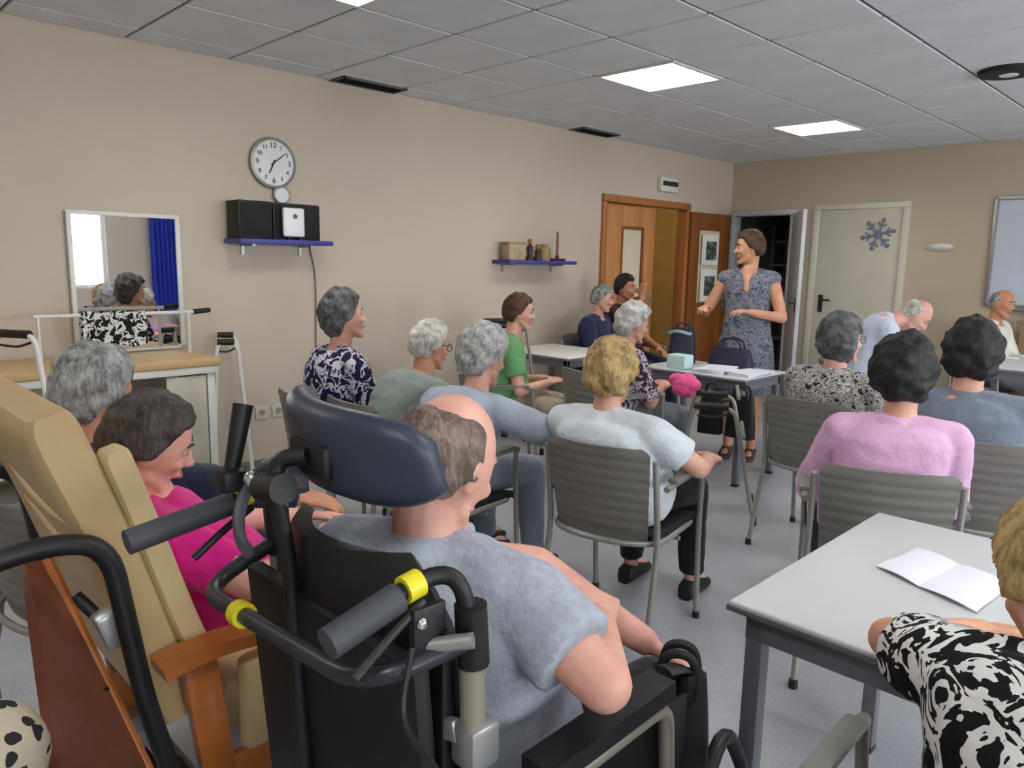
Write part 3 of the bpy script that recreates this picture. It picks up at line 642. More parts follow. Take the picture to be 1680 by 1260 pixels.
# ---------------------------------------------------------------- walking frames
def walker(x, y, h, label, m=white_m, hz=.86, w=.5, d=1.0):
    o = Vector((x, y, 0)); th = thing('walking_frame', label, 'walker', (x, y, 0), 'walking frames')
    P = lambda a, b, c: frame(o, h, a, b, c)
    for s in (-1, 1):
        part('side_frame', MB().tube(fillet([P(s * w / 2, .24 * d, 0.03), P(s * w / 2, .10 * d, hz), P(s * w / 2, -.12 * d, hz), P(s * w / 2, -.24 * d, 0.03)], .06), .0125), m, th)
        part('grip', MB().tube([P(s * w / 2, .07 * d, hz + .004), P(s * w / 2, -.12 * d, hz + .004)], [.02, .022, .019]), black_m, th)
        for yy in (.243, -.243): part('rubber_tip', MB().lathe(P(s * w / 2, yy * d, 0), [(.002, 0), (.02, 0), (.016, .05), (.002, .05)], 12), black_m, th)
        part('brake_lever', MB().tube(fillet([P(s * w / 2, .08 * d, hz - .03), P(s * w / 2, .0, hz - .055), P(s * w / 2, -.1 * d, hz - .05)], .03), .006, 8), black_m, th)
    part('cross_bar', MB().tube([P(-w / 2, .16 * d, .5), P(w / 2, .16 * d, .5)], .011), m, th)
    part('cross_bar', MB().tube([P(-w / 2, .12 * d, .72), P(w / 2, .12 * d, .72)], .011), m, th)
    return th
walker(-4.46, 1.99, 24, 'white walking frame with black grips at the right end of the trolley', white_m, .95, .42, .5)
walker(-3.86, .60, 60, 'pale walking frame behind the grey-haired head at the left edge', white_m, 1.08, .46)
walker(-2.24, 3.93, 60, 'grey walking frame behind the blond woman, before the black bags', frame_m, .66, .44)
walker(-4.1, 4.0, 30, 'pale walking frame with black grip standing left of the man in navy', frame_m, .98, .46)
# brown upright chair and lime cushion at the far left edge
bw_m = woodmat('reddish_wood', rgb(132, 74, 48), 3, (6, 6, .8))
o = Vector((-3.9, .18, 0)); th = thing('wooden_chair', 'reddish wooden chair with tall back at the left edge', 'chair', o)
for s in (-1, 1):
    part('back_post', MB().tube([frame(o, 100, s * .2, -.2, 0), frame(o, 100, s * .2, -.24, 1.2)], .022), bw_m, th); part('leg', MB().tube([frame(o, 100, s * .2, .2, 0), frame(o, 100, s * .2, .2, .44)], .02), bw_m, th)
for z in (.7, .9, 1.1): part('back_slat', MB().box(frame(o, 100, 0, -.225, z), (.40, .02, .09), Matrix.Rotation(-math.radians(100), 3, 'Z'), .006), bw_m, th)
part('seat', MB().box(frame(o, 100, 0, 0, .455), (.44, .44, .03), Matrix.Rotation(-math.radians(100), 3, 'Z'), .01), bw_m, th)
solo('cushion', MB().box(frame(o, 100, 0, -.13, .66), (.36, .11, .36), Matrix.Rotation(-math.radians(100), 3, 'Z'), .05, 3), clothmat('lime_cloth', rgb(150, 170, 50)), frame(o, 100, 0, -.13, .47), 'lime green cushion on the reddish wooden chair', 'cushion')
c = Vector((tx1 - .12, .53, .88)); th = thing('spray_bottle', 'small pale bottle with dark round base standing on the left of the trolley', 'bottle', c)
part('base', MB().ell(c + Vector((0, 0, .055)), (.055, .055, .055)), mat('bottle_navy', rgb(40, 44, 56), .4), th); part('neck', MB().lathe(c + Vector((0, 0, .09)), [(.03, 0), (.035, .04), (.02, .09), (.015, .1), (.002, .1)], 16), mat('bottle_pale', rgb(190, 196, 210), .3), th)
# ================================================================ beige recliner
rec_m = mat('beige_leatherette', rgb(196, 168, 122), .5, 0, .06, 4, .25, 26)
recs_m = mat('beige_side_leatherette', rgb(208, 184, 138), .5, 0, .05, 4, .15, 30)
arm_m = woodmat('orange_armrest_wood', rgb(178, 104, 50), 3, (4, .8, 4), .3)
terra_m = mat('terracotta_leather', rgb(116, 66, 48), .35, 0, .16, 5, .15, 40)
BR = (-1.74, .62, 0); th = thing('recliner', 'beige padded recliner with wooden armrests and black push handle', 'armchair', BR)
def slab(name, x0, x1, path, thick, m, par, bev=.03):
    """cushion extruded along x from a side path (y, z)"""
    pts = catmull([(0, y, z) for y, z in path], 6); prof = []
    n = len(pts); up = []; dn = []
    for i in range(n):
        tg = (pts[min(i + 1, n - 1)] - pts[max(i - 1, 0)]).normalized(); nn = Vector((0, tg.z, -tg.y))
        e = 1 - .35 * (abs(2 * i / (n - 1) - 1) ** 8)
        up.append(pts[i] + nn * thick / 2 * e); dn.append(pts[i] - nn * thick / 2 * e)
    loop = up + dn[::-1]; xsn = [x0, x0 + bev * .35, x0 + bev, x1 - bev, x1 - bev * .35, x1]; ks = [.72, .92, 1, 1, .92, .72]
    cen = [((a + c) / 2) for a, c in zip(up, dn)]; cl = cen + cen[::-1]; R = []
    for x, k in zip(xsn, ks): R.append([Vector((x, c.y + (p.y - c.y) * k, c.z + (p.z - c.z) * k)) for p, c in zip(loop, cl)])
    return part(name, MB().rings(R), m, par, 50)
slab('backrest', -2.04, -1.49, [(.53, .50), (.495, .66), (.42, .92), (.36, 1.09), (.335, 1.165)], .095, rec_m, th, .035)
slab('back_cushion', -1.98, -1.55, [(.60, .56), (.56, .70), (.495, .90), (.46, 1.0)], .06, recs_m, th, .03)
slab('side_wing', -1.545, -1.485, [(.60, .58), (.555, .70), (.49, .92), (.45, 1.05), (.44, 1.085)], .055, recs_m, th, .02)
slab('side_wing', -2.045, -1.985, [(.60, .58), (.555, .70), (.49, .92), (.45, 1.05), (.44, 1.085)], .055, recs_m, th, .02)
slab('seat', -2.0, -1.49, [(.62, .50), (.75, .47), (1.0, .49), (1.15, .50)], .14, recs_m, th)
slab('leg_rest', -1.98, -1.51, [(1.17, .50), (1.26, .36), (1.32, .18)], .09, recs_m, th)
# soft folds stitched across the back of the backrest
for k, z in enumerate((.98, .90)):
    part('seam_fold', MB().tube(catmull([(-2.0, .318 + (1.1 - z) * .33 - .0, z + .02), (-1.85, .312 + (1.1 - z) * .33, z + .005), (-1.68, .318 + (1.1 - z) * .33, z - .025), (-1.52, .328 + (1.1 - z) * .33, z - .03)]), .008, 8), rec_m, th)
for x in (-1.445, -2.05):
    s = 1 if x > -1.7 else -1
    a = part('armrest', MB().sheet([[(x + s * (w * .034) + s * .01, .475 + .24 * u, .655 + .012 * math.sin(math.pi * u) - .02 * max(0, .15 - u)) for w in (-1, -.5, 0, .5, 1)] for u in np.linspace(0, 1, 9)], .028), arm_m, th)
    part('arm_support', MB().box((x, .57, .50), (.035, .07, .29), Matrix.Rotation(.12, 3, 'X'), .008), arm_m, th)
    part('side_panel', MB().b2((x - .015, .55, .18), (x + .015, 1.1, .40), .008), arm_m, th)
    part('side_cushion', MB().box((x - s * .005, .76, .50), (.05, .24, .22), None, .022, 3), recs_m, th)
    part('push_handle', MB().tube(fillet([(x + s * .02, .50, .36), (x + s * .02, .445, .60), (x + s * .015, .40, .93), (x + s * .01, .30, .955), (x, .12, .92)], .07, 7), .019, 14), black_m, th)
    part('handle_end', MB().tube([(x + .002, .19, .937), (x, .10, .915)], [.021, .021, .017]), chrome_m, th)
    part('pivot_joint', MB().tube([(x - .04, .50, .40), (x + .045, .50, .40)], .03, 14), black_m, th)
    for y in (.62, 1.05):
        part('castor', MB().tube([(x - s * .02, y, .055), (x + s * .01, y, .055)], .055, 18), black_m, th)
        part('castor_fork', MB().box((x, y, .14), (.03, .03, .12), None, .004), grey_m, th)
part('back_panel', MB().sheet([[Vector((-1.60, .30, .87)).lerp(Vector((-1.23, .25, .60)), i / 8).lerp(Vector((-1.595, .335, .865)).lerp(Vector((-1.34, .43, .45)), i / 8), j / 6) for j in range(7)] for i in range(9)], .022), terra_m, th)
part('panel_edge', MB().tube([Vector((-1.595, .335, .868)).lerp(Vector((-1.34, .43, .453)), i / 8) for i in range(9)], .014, 8), arm_m, th)
part('panel_strap', MB().tube(catmull([(-1.445, .385, .645), (-1.425, .345, .655), (-1.375, .30, .63), (-1.33, .30, .58)]), .006, 8), black_m, th)
part('crank_box', MB().box((-1.50, .415, .74), (.05, .05, .075), Matrix.Rotation(.3, 3, 'X'), .008), grey_m, th)
part('release_lever', MB().tube([(-1.55, .37, .80), (-1.50, .41, .74)], .012), black_m, th)
part('base_frame', MB().b2((-2.03, .60, .17), (-1.46, .64, .21)).b2((-2.03, 1.04, .17), (-1.46, 1.08, .21)).b2((-2.03, .33, .20), (-1.98, 1.08, .24)).b2((-1.5, .33, .20), (-1.46, 1.08, .24)), grey_m, th)
# ================================================================ grey tub chair and spotted cushion, bottom left
gb_m = clothmat('grey_blue_upholstery', rgb(108, 112, 122))
TB = (-1.42, .0, 0); th = thing('tub_chair', 'grey-blue upholstered chair cut off by the left edge of the picture', 'armchair', TB)
part('backrest', MB().box((-1.50, .0, .66), (.09, .46, .50), Matrix.Rotation(-.25, 3, 'Y'), .04, 3), gb_m, th)
part('seat', MB().box((-1.32, .0, .42), (.46, .44, .14), None, .05, 3), gb_m, th)
for x in (-1.48, -1.16):
    for y in (-.16, .16): part('leg', MB().tube([(x, y, 0), (x, y, .36)], [.014, .02]), black_m, th)
spot_m = blotmat('spotted_cotton', [(0, rgb(44, 42, 44)), (.36, rgb(190, 178, 156)), (.9, rgb(196, 184, 162))], 34, .2, 'vor')
def cushion(c, sz, rot, m, base, label):
    mb = MB(); R = []
    for i in range(13):
        u = 2 * i / 12 - 1; ring = []
        for j in range(28):
            a = 2 * math.pi * j / 28; k = (1 - abs(u) ** 3) ** .5 if abs(u) < 1 else .0
            k = max(k, .03); q = Vector((sz[0] / 2 * math.copysign(abs(math.cos(a)) ** .55, math.cos(a)) * (.55 + .45 * k), sz[1] / 2 * math.copysign(abs(math.sin(a)) ** .55, math.sin(a)) * (.55 + .45 * k) , sz[2] / 2 * u)); q.x *= k ** .3; q.y *= k ** .3
            ring.append(V3(c) + rot @ q)
        R.append(ring)
    return solo('cushion', mb.rings(R), m, base, label, 'cushion')
cushion((-1.20, .05, .67), (.38, .38, .16), Matrix.Rotation(-.9, 3, 'Y') @ Matrix.Rotation(.3, 3, 'X'), spot_m, (-1.2, .05, .49), 'cream cushion with dark spots in the bottom left corner')
# ================================================================ tilting wheelchair
WB = (-.90, .82, 0); wc = thing('wheelchair', 'black tilting wheelchair with navy headrest and push handles in the foreground', 'wheelchair', WB)
blk = mat('wheelchair_black', rgb(20, 20, 23), .5, 0, .2, 12, .1, 90); blkf = mat('black_vinyl', rgb(18, 18, 21), .55, 0, .15, 12, .06, 90)
navy = mat('navy_headrest_vinyl', rgb(52, 58, 74), .42, 0, .06, 6, .06, 200)
taupe = mat('taupe_tube', rgb(150, 146, 132), .35, .25, .04, 6); yel = mat('yellow_ring', rgb(226, 216, 40), .4, 0, .05)
# back shell, curved, round-topped
g = []
for i in range(17):
    u = i / 16; z = .46 + .60 * u; hw = .225 * (1 - .40 * max(0, (u - .72) / .28) ** 2.4)
    g.append([(-.905 + hw * (2 * j / 12 - 1), .575 - .05 * u + .06 * (2 * j / 12 - 1) ** 2, z) for j in range(13)])
sh = part('back_shell', MB().sheet(g, .022), blk, wc, 60)
g2 = []
for i in range(13):
    u = i / 12; z = .48 + .52 * u; hw = .205 * (1 - .40 * max(0, (u - .72) / .28) ** 2.4)
    g2.append([(-.905 + hw * (2 * j / 12 - 1), .61 - .05 * u + .05 * (2 * j / 12 - 1) ** 2, z) for j in range(13)])
part('back_cushion', MB().sheet(g2, .05), blkf, wc, 60)
part('back_cover', MB().box((-.90, .55, .68), (.45, .03, .56), Matrix.Rotation(.08, 3, 'X'), .012), blkf, wc)
for x, z in ((-.93, .99), (-.885, .93), (-.885, .89), (-.99, .93)): part('rivet', MB().ell((x, .526, z), (.007, .005, .007)), chrome_m, sh)
# headrest pad
hc = Vector((-.94, .565, 1.177)); g = []
for i in range(13):
    v = 2 * i / 12 - 1; row = []
    for j in range(25):
        u = (2 * j / 24 - 1) * .55 + .45 * math.sin(math.pi / 2 * (2 * j / 24 - 1)); ang = u * 1.0
        ext = math.sqrt(max(.02, 1 - .80 * abs(u) ** 4)) if u > 0 else math.sqrt(max(.02, 1 - (abs(u) ** 10) * .5))
        rr = .20; x = hc.x + rr * math.sin(ang) * 1.0; y = hc.y + .155 * (1 - math.cos(ang)); z = hc.z + .068 * v * ext - .006 * u + .0
        row.append((x, y - .012 * v, z))
    g.append(row)
part('headrest', MB().sheet(g, lambda i, j: .012 + .042 * math.sqrt(max(0, 1 - (2 * i / 12 - 1) ** 4)) * math.sqrt(max(0, 1 - (2 * j / 24 - 1) ** 6))), navy, wc, 70)
hr = part('headrest_bracket', MB().tube(fillet([(-.97, .53, .60), (-.97, .51, 1.02), (-.97, .49, 1.13)], .04), .012).tube(fillet([(-.97, .49, 1.125), (-.975, .50, 1.165), (-.945, .53, 1.17)], .02), .013), blk, wc)
part('bracket_plate', MB().box((-.95, .54, 1.165), (.10, .02, .05), None, .008), blk, hr)
part('bracket_clamp', MB().tube([(-1.0, .49, 1.12), (-.94, .49, 1.13)], .022, 14), blk, hr)
part('pivot_bolt', MB().ell((-1.03, .485, 1.125), (.013, .010, .013)), chrome_m, hr)
# grey hoop beside the bracket
hoop = [(-1.01 + .075 * math.cos(a), .50 + .03 * math.sin(a), 1.085 + .062 * math.sin(a)) for a in np.linspace(.6, 4.6, 22)]
part('support_hoop', MB().tube(hoop, .016, 10, .55), mat('hoop_grey', rgb(84, 84, 92), .45), wc)
part('tilt_lever', MB().tube([(-1.105, .49, 1.12), (-1.12, .52, 1.22)], [.012, .013, .016]), blk, wc)
part('lever_mount', MB().box((-1.10, .485, 1.11), (.05, .04, .035), None, .008), blk, wc)
# push handles
for s, x, y in ((-1, -1.145, .535), (1, -.685, .528)):
    gr = part('push_grip', MB().tube([(x, y - .03, 1.055), (x - s * .0, y - (.19 if s < 0 else .125), 1.03)], [.019, .021, .021, .019], 14), mat('grip_rubber', rgb(66, 68, 74), .6, 0, .08, 20), wc)
    part('handle_tube', MB().tube(fillet([(x, y - .04, 1.057), (x, y + .03, 1.07), (x + s * .025, y + .05, 1.06), (x + s * .035, y + .06, .96)], .035), .0115), blk, wc)
    part('yellow_ring', MB().tube([(x, y - .022, 1.061), (x, y + .002, 1.065)], .0175, 14), yel, gr)
    part('brake_lever', MB().tube(fillet([(x + .01, y - .0, 1.045), (x + .015, y - .05, 1.02), (x + .015, y - .10, .985)], .03), .006, 8), blk, gr)
    px = -1.15 if s < 0 else -.652
    part('side_post', MB().tube([(px, .585, 1.02), (px, .60, .60), (px + s * .0, .62, .25)], .0165, 14), taupe, wc)
    part('post_sleeve', MB().tube([(px, .584, 1.03), (px, .59, .95)], .021, 14), blk, wc)
    cl = part('post_clamp', MB().box((px, .595, .84), (.045, .05, .06), None, .008), grey_m, wc)
    part('clamp_arm', MB().box((px - s * .06, .575, .845), (.10, .014, .03), Matrix.Rotation(-s * .25, 3, 'Y'), .004), grey_m, cl)
    part('clamp_arm', MB().box((px - s * .115, .555, .842), (.02, .05, .045), Matrix.Rotation(s * .4, 3, 'Y'), .004), grey_m, cl)
    part('tilt_strut', MB().b2((px - s * .05 - .02, .565, .60), (px - s * .05 + .02, .60, .98), .006), blk, wc)
    # side, arm and wheels
    part('arm_pad', MB().sheet([[((-.605 if s > 0 else -1.20) + .026 * w, .66 + .29 * u, .785 + .01 * u) for w in (-1, -.5, 0, .5, 1)] for u in np.linspace(0, 1, 9)], .03), blkf, wc)
    ax = -.595 if s > 0 else -1.20
    part('arm_frame', MB().tube(fillet([(ax, .62, .50), (ax, .68, .755), (ax, .95, .765), (ax, .98, .46)], .04), .013), taupe, wc)
    part('side_guard', MB().b2((ax - .005 - s * .02, .70, .50), (ax + .005 - s * .02, 1.04, .74), .004), blk, wc)
    part('base_tube', MB().tube([(ax, .45, .30), (ax, 1.22, .32)], .016), taupe, wc)
    part('stand_tube', MB().tube([(ax, .98, .30), (ax, .98, .50)], .015), taupe, wc)
    wh = part('rear_wheel', MB().lathe((ax + s * .03, .62, .17), [(.10, -.02), (.165, -.02), (.17, -.012), (.17, .012), (.165, .02), (.10, .02)], 32, RY), blk, wc)
    part('wheel_hub', MB().lathe((ax + s * .03, .62, .17), [(.002, -.016), (.10, -.012), (.10, .012), (.002, .016)], 24, RY), grey_m, wh)
    wh = part('front_wheel', MB().lathe((ax + s * .01, 1.18, .10), [(.06, -.016), (.095, -.016), (.10, -.01), (.10, .01), (.095, .016), (.06, .016)], 28, RY), blk, wc)
    part('wheel_hub', MB().lathe((ax + s * .01, 1.18, .10), [(.002, -.012), (.06, -.01), (.06, .01), (.002, .012)], 20, RY), grey_m, wh)
    part('castor_fork', MB().tube([(ax, 1.18, .10), (ax, 1.16, .31)], .014), grey_m, wc)
    lx = -.80 if s > 0 else -1.0
    part('leg_rest_tube', MB().tube(fillet([(ax, 1.06, .50), (ax + s * -.02, 1.18, .62), (ax - s * .03, 1.30, .45), (ax - s * .05, 1.42, .16)], .08), .014), blk, wc)
    part('foot_plate', MB().box((lx, 1.46, .13), (.15, .2, .015), Matrix.Rotation(.2, 3, 'X'), .006), blk, wc)
    part('calf_pad', MB().box((lx, 1.30, .40), (.14, .04, .2), Matrix.Rotation(-.3, 3, 'X'), .018, 3), blkf, wc)
# bar across the back joining both sides
part('push_bar', MB().tube(fillet([(-1.15, .58, .97), (-1.155, .455, .918), (-.675, .445, .966), (-.65, .585, .985)], .075, 8), .0125, 14), mat('push_bar_dark', rgb(58, 60, 66), .35, .4, .06, 10), wc)
part('yellow_ring', MB().tube([(-1.018, .452, .932), (-.994, .4515, .934)], .019, 14), yel, wc)
part('link_plate', MB().box((-.668, .53, 1.005), (.012, .05, .075), None, .004), blk, wc)
for _y, _z in ((.515, 1.025), (.54, .985)): part('link_bolt', MB().ell((-.66, _y, _z), (.006, .008, .008)), chrome_m, wc)
part('link_bar', MB().tube([(-.68, .52, .985), (-.625, .565, 1.0)], .010), grey_m, wc)
part('seat', MB().box((-.90, .87, .475), (.46, .48, .08), None, .03, 3), blkf, wc)
part('cable', MB().tube(catmull([(-.66, .50, 1.0), (-.635, .47, .93), (-.64, .53, .82), (-.64, .56, .65)]), .004, 6), blk, wc)
# knee strap and bag at the front of the chair
part('knee_strap', MB().tube(catmull([(-.63, .99, .79), (-.63, 1.06, .76), (-.64, 1.075, .66), (-.64, 1.04, .56)]), .018, 8, .4), blk, wc)
part('strap_buckle', MB().box((-.62, 1.065, .735), (.02, .05, .06), None, .008), blk, wc)
handbag((-.648, 1.07, .63), (.12, .09, .24), bagk, 'black bag hanging at the front of the foreground wheelchair', .5, .35)
# ================================================================ people
REM = []
def remesh_obj(o, voxel, it=3, disp=0, dscale=.09):
    mo = o.modifiers.new('r', 'REMESH'); mo.mode = 'VOXEL'; mo.voxel_size = voxel; mo.use_smooth_shade = True
    if disp:
        tx = bpy.data.textures.get('folds_%d' % int(dscale * 1000)) or bpy.data.textures.new('folds_%d' % int(dscale * 1000), 'CLOUDS')
        tx.noise_scale = dscale; tx.noise_depth = 1
    sm = o.modifiers.new('s', 'SMOOTH'); sm.factor = .5; sm.iterations = it
    if disp:
        d = o.modifiers.new('d', 'DISPLACE'); d.texture = tx; d.strength = disp; d.mid_level = .5; d.texture_coords = 'LOCAL'
        s2 = o.modifiers.new('s2', 'SMOOTH'); s2.factor = .5; s2.iterations = 1
    REM.append(o)
def sst(x, a, b):
    u = min(1, max(0, (x - a) / (b - a))); return u * u * (3 - 2 * u)
def head_shape(d):
    """direction -> point on a bald skull and face (x right, y forward, z up), metres"""
    x, y, z = d.x * .074, d.y * .096, d.z * .116
    if z < 0:
        k = (-z / .116); x *= 1 - .30 * k ** 1.6
        if y < 0: y *= 1 - .45 * sst(k, .2, .9)
        else: y *= 1 + .02 * k
    if y > .05 and z > -.09: y = .05 + (y - .05) * .86
    if z > .02 and y < 0: y *= 1.04
    return Vector((x, y, z))
HEADN = []
def build_head(mb, T):
    R = []; nu, nv = 36, 28
    for i in range(nv + 1):
        p = math.pi * (i + .02) / (nv + .04); ring = []
        for j in range(nu):
            a = 2 * math.pi * j / nu; d = Vector((math.sin(p) * math.cos(a), math.sin(p) * math.sin(a), -math.cos(p)))
            q = head_shape(d)
            if q.y > 0:
                for sx in (-1, 1):      # eye sockets
                    e = math.exp(-(((q.x - sx * .031) / .017) ** 2 + ((q.z - .010) / .013) ** 2)); q.y -= .012 * e
            ring.append(T @ q)
        R.append(ring)
    mb.rings(R)
    rot = T.to_3x3()
    C = lambda *a: T @ Vector(a)
    s = rot.col[0].length; rn = rot.normalized()
    mb.caps(C(0, .082, .018), C(0, .103, -.024), .008 * s, .0125 * s)            # nose
    for sx in (-1, 1):
        mb.ell(C(sx * .011, .097, -.027), (.009 * s, .010 * s, .008 * s), rn)
        mb.caps(C(sx * .012, .084, .026), C(sx * .044, .072, .028), .008 * s, .006 * s)  # brow
        mb.ell(C(sx * .038, .066, -.022), (.02 * s, .02 * s, .018 * s), rn)       # cheek
        mb.ell(C(sx * .073, -.004, -.004), (.008 * s, .019 * s, .032 * s), rn @ Matrix.Rotation(.25 * sx, 3, 'Z') @ Matrix.Rotation(-.15, 3, 'X'))   # ear
        mb.ell(C(sx * .079, -.012, .008), (.006 * s, .013 * s, .018 * s), rn)
        mb.caps(C(sx * .052, .018, -.062), C(sx * .02, .068, -.098), .016 * s, .017 * s)   # jaw
    mb.caps(C(-.018, .083, -.058), C(.018, .083, -.058), .009 * s, .009 * s)     # mouth
    mb.ell(C(0, .075, -.098), (.024 * s, .018 * s, .016 * s), rn)                # chin
def build_hair(T, style, seed):
    """closed hair volume that sinks into the head where there is no hair"""
    P = {'short': (.020, -.066, .008, .34), 'puffy': (.036, -.080, .014, .30), 'bob': (.028, -.105, .006, .30), 'crop': (.012, -.05, .004, .36), 'fringe': (.010, -.055, .004, .3), 'wavy': (.030, -.09, .012, .3)}[style]
    th_, zb, amp, _ = P; nu, nv = 64, 44; R = []
    off = Vector((seed * 7.3, seed * 3.1, seed * 5.7))
    for i in range(nv + 1):
        p = math.pi * (i + .02) / (nv + .04); ring = []
        for j in range(nu):
            a = 2 * math.pi * j / nu; d = Vector((math.sin(p) * math.cos(a), math.sin(p) * math.sin(a), -math.cos(p)))
            q = head_shape(d); n = Vector((d.x / .8, d.y, d.z)).normalized()
            # hair line: forehead, temples, in front of the ear, nape
            if style == 'bob': ylim = .052 if q.z > .03 else (.030 if q.z > -.08 else .02)
            else: ylim = float(np.interp(q.z, [-.05, -.02, -.005, .03, .06, .08], [-.03, -.022, .012, .030, .048, .06]))
            fr = .070 if style != 'bob' else .058
            top = sst(q.z, fr - .012, fr + .012)
            side = sst(ylim - q.y, -.008, .010)
            m = max(top, side) * sst(q.z - zb, -.008, .012)
            if style == 'fringe': m *= sst(.078 - q.z, -.03, .02) * sst(.012 - q.y, -.03, .03)
            nz = noise.noise(q * 38 + off); nz2 = noise.noise(Vector((q.x * 110, q.y * 110, q.z * 40)) + off)
            t = th_ * (1 + .18 * sst(q.z, -.02, .07)) * (.72 + .28 * sst(-q.y, -.03, .05))
            if style == 'fringe': t = th_
            if style == 'bob' and q.z < -.02: t *= 1.25
            o_ = (t + amp * nz + amp * .45 * nz2) * m - .014 * (1 - m)
            ring.append(T @ (q + n * o_))
        R.append(ring)
    return MB().rings(R)
def hand_prims(mb, w, d, up, side, s, curl=.35, spread=.5):
    """palm and five fingers from wrist w along d; up = back of the hand; side +1 right hand"""
    d = d.normalized(); up = (up - d * up.dot(d)).normalized(); lat = d.cross(up)      # lat = to the right looking along d with back of hand up
    th = -side
    L = [.086, .092, .088, .078]; F = [(.036, .024, .020), (.041, .028, .021), (.038, .026, .021), (.029, .021, .019)]
    offs = [.030, .0095, -.0115, -.031]
    for k in range(4):
        o = lat * th * offs[k] * s
        kn = w + d * L[k] * s + o
        mb.caps(w + d * .012 * s + o * .55, kn, .0145 * s, .0115 * s, 8)
        dr = (d + lat * th * spread * (offs[k] * 5)).normalized(); ax = dr.cross(up); p = kn; a = curl * .6
        for n, l in enumerate(F[k]):
            v = Matrix.Rotation(-a, 3, ax) @ dr; q = p + v * l * s; mb.caps(p, q, (.0092 - .0008 * n) * s, (.0086 - .0009 * n) * s, 8); p = q; a += curl
    b = w + d * .022 * s + lat * th * .026 * s; k1 = b + (d * .035 + lat * th * .030 - up * .008) * s; k2 = k1 + (d * .028 + lat * th * .010 - up * .010) * s; k3 = k2 + (d * .022 - up * .006) * s
    mb.caps(b, k1, .015 * s, .0115 * s, 8); mb.caps(k1, k2, .0112 * s, .0098 * s, 8); mb.caps(k2, k3, .0096 * s, .008 * s, 8)
def ik(a, c, l1, l2, hint):
    d = c - a; L = d.length; mx = (l1 + l2) * .985
    if L > mx: c = a + d / L * mx; d = c - a; L = mx
    u = d / L; x = (l1 * l1 - l2 * l2 + L * L) / (2 * L); y = math.sqrt(max(0, l1 * l1 - x * x))
    hn = (hint - u * hint.dot(u)).normalized(); return a + u * x + hn * y, c
def shoe(mb, ank, fwd, s):
    rt = fwd.cross(Vector((0, 0, 1))).normalized(); R = []
    for u, w, hgt in ((-.075, .030, .05), (-.06, .038, .075), (-.02, .040, .085), (.04, .041, .07), (.10, .047, .055), (.15, .043, .042), (.18, .028, .03), (.19, .01, .018)):
        c = Vector((ank.x, ank.y, 0)) + fwd * u * s; ring = []
        for k in range(14):
            a = 2 * math.pi * k / 14; cz = math.sin(a); z = hgt * s * .5 + hgt * s * .5 * math.copysign(abs(cz) ** .6, cz)
            ring.append(c + rt * w * s * math.copysign(abs(math.cos(a)) ** .8, math.cos(a)) + Vector((0, 0, max(0, z))))
        R.append(ring)
    mb.rings(R)
_pn = [0]
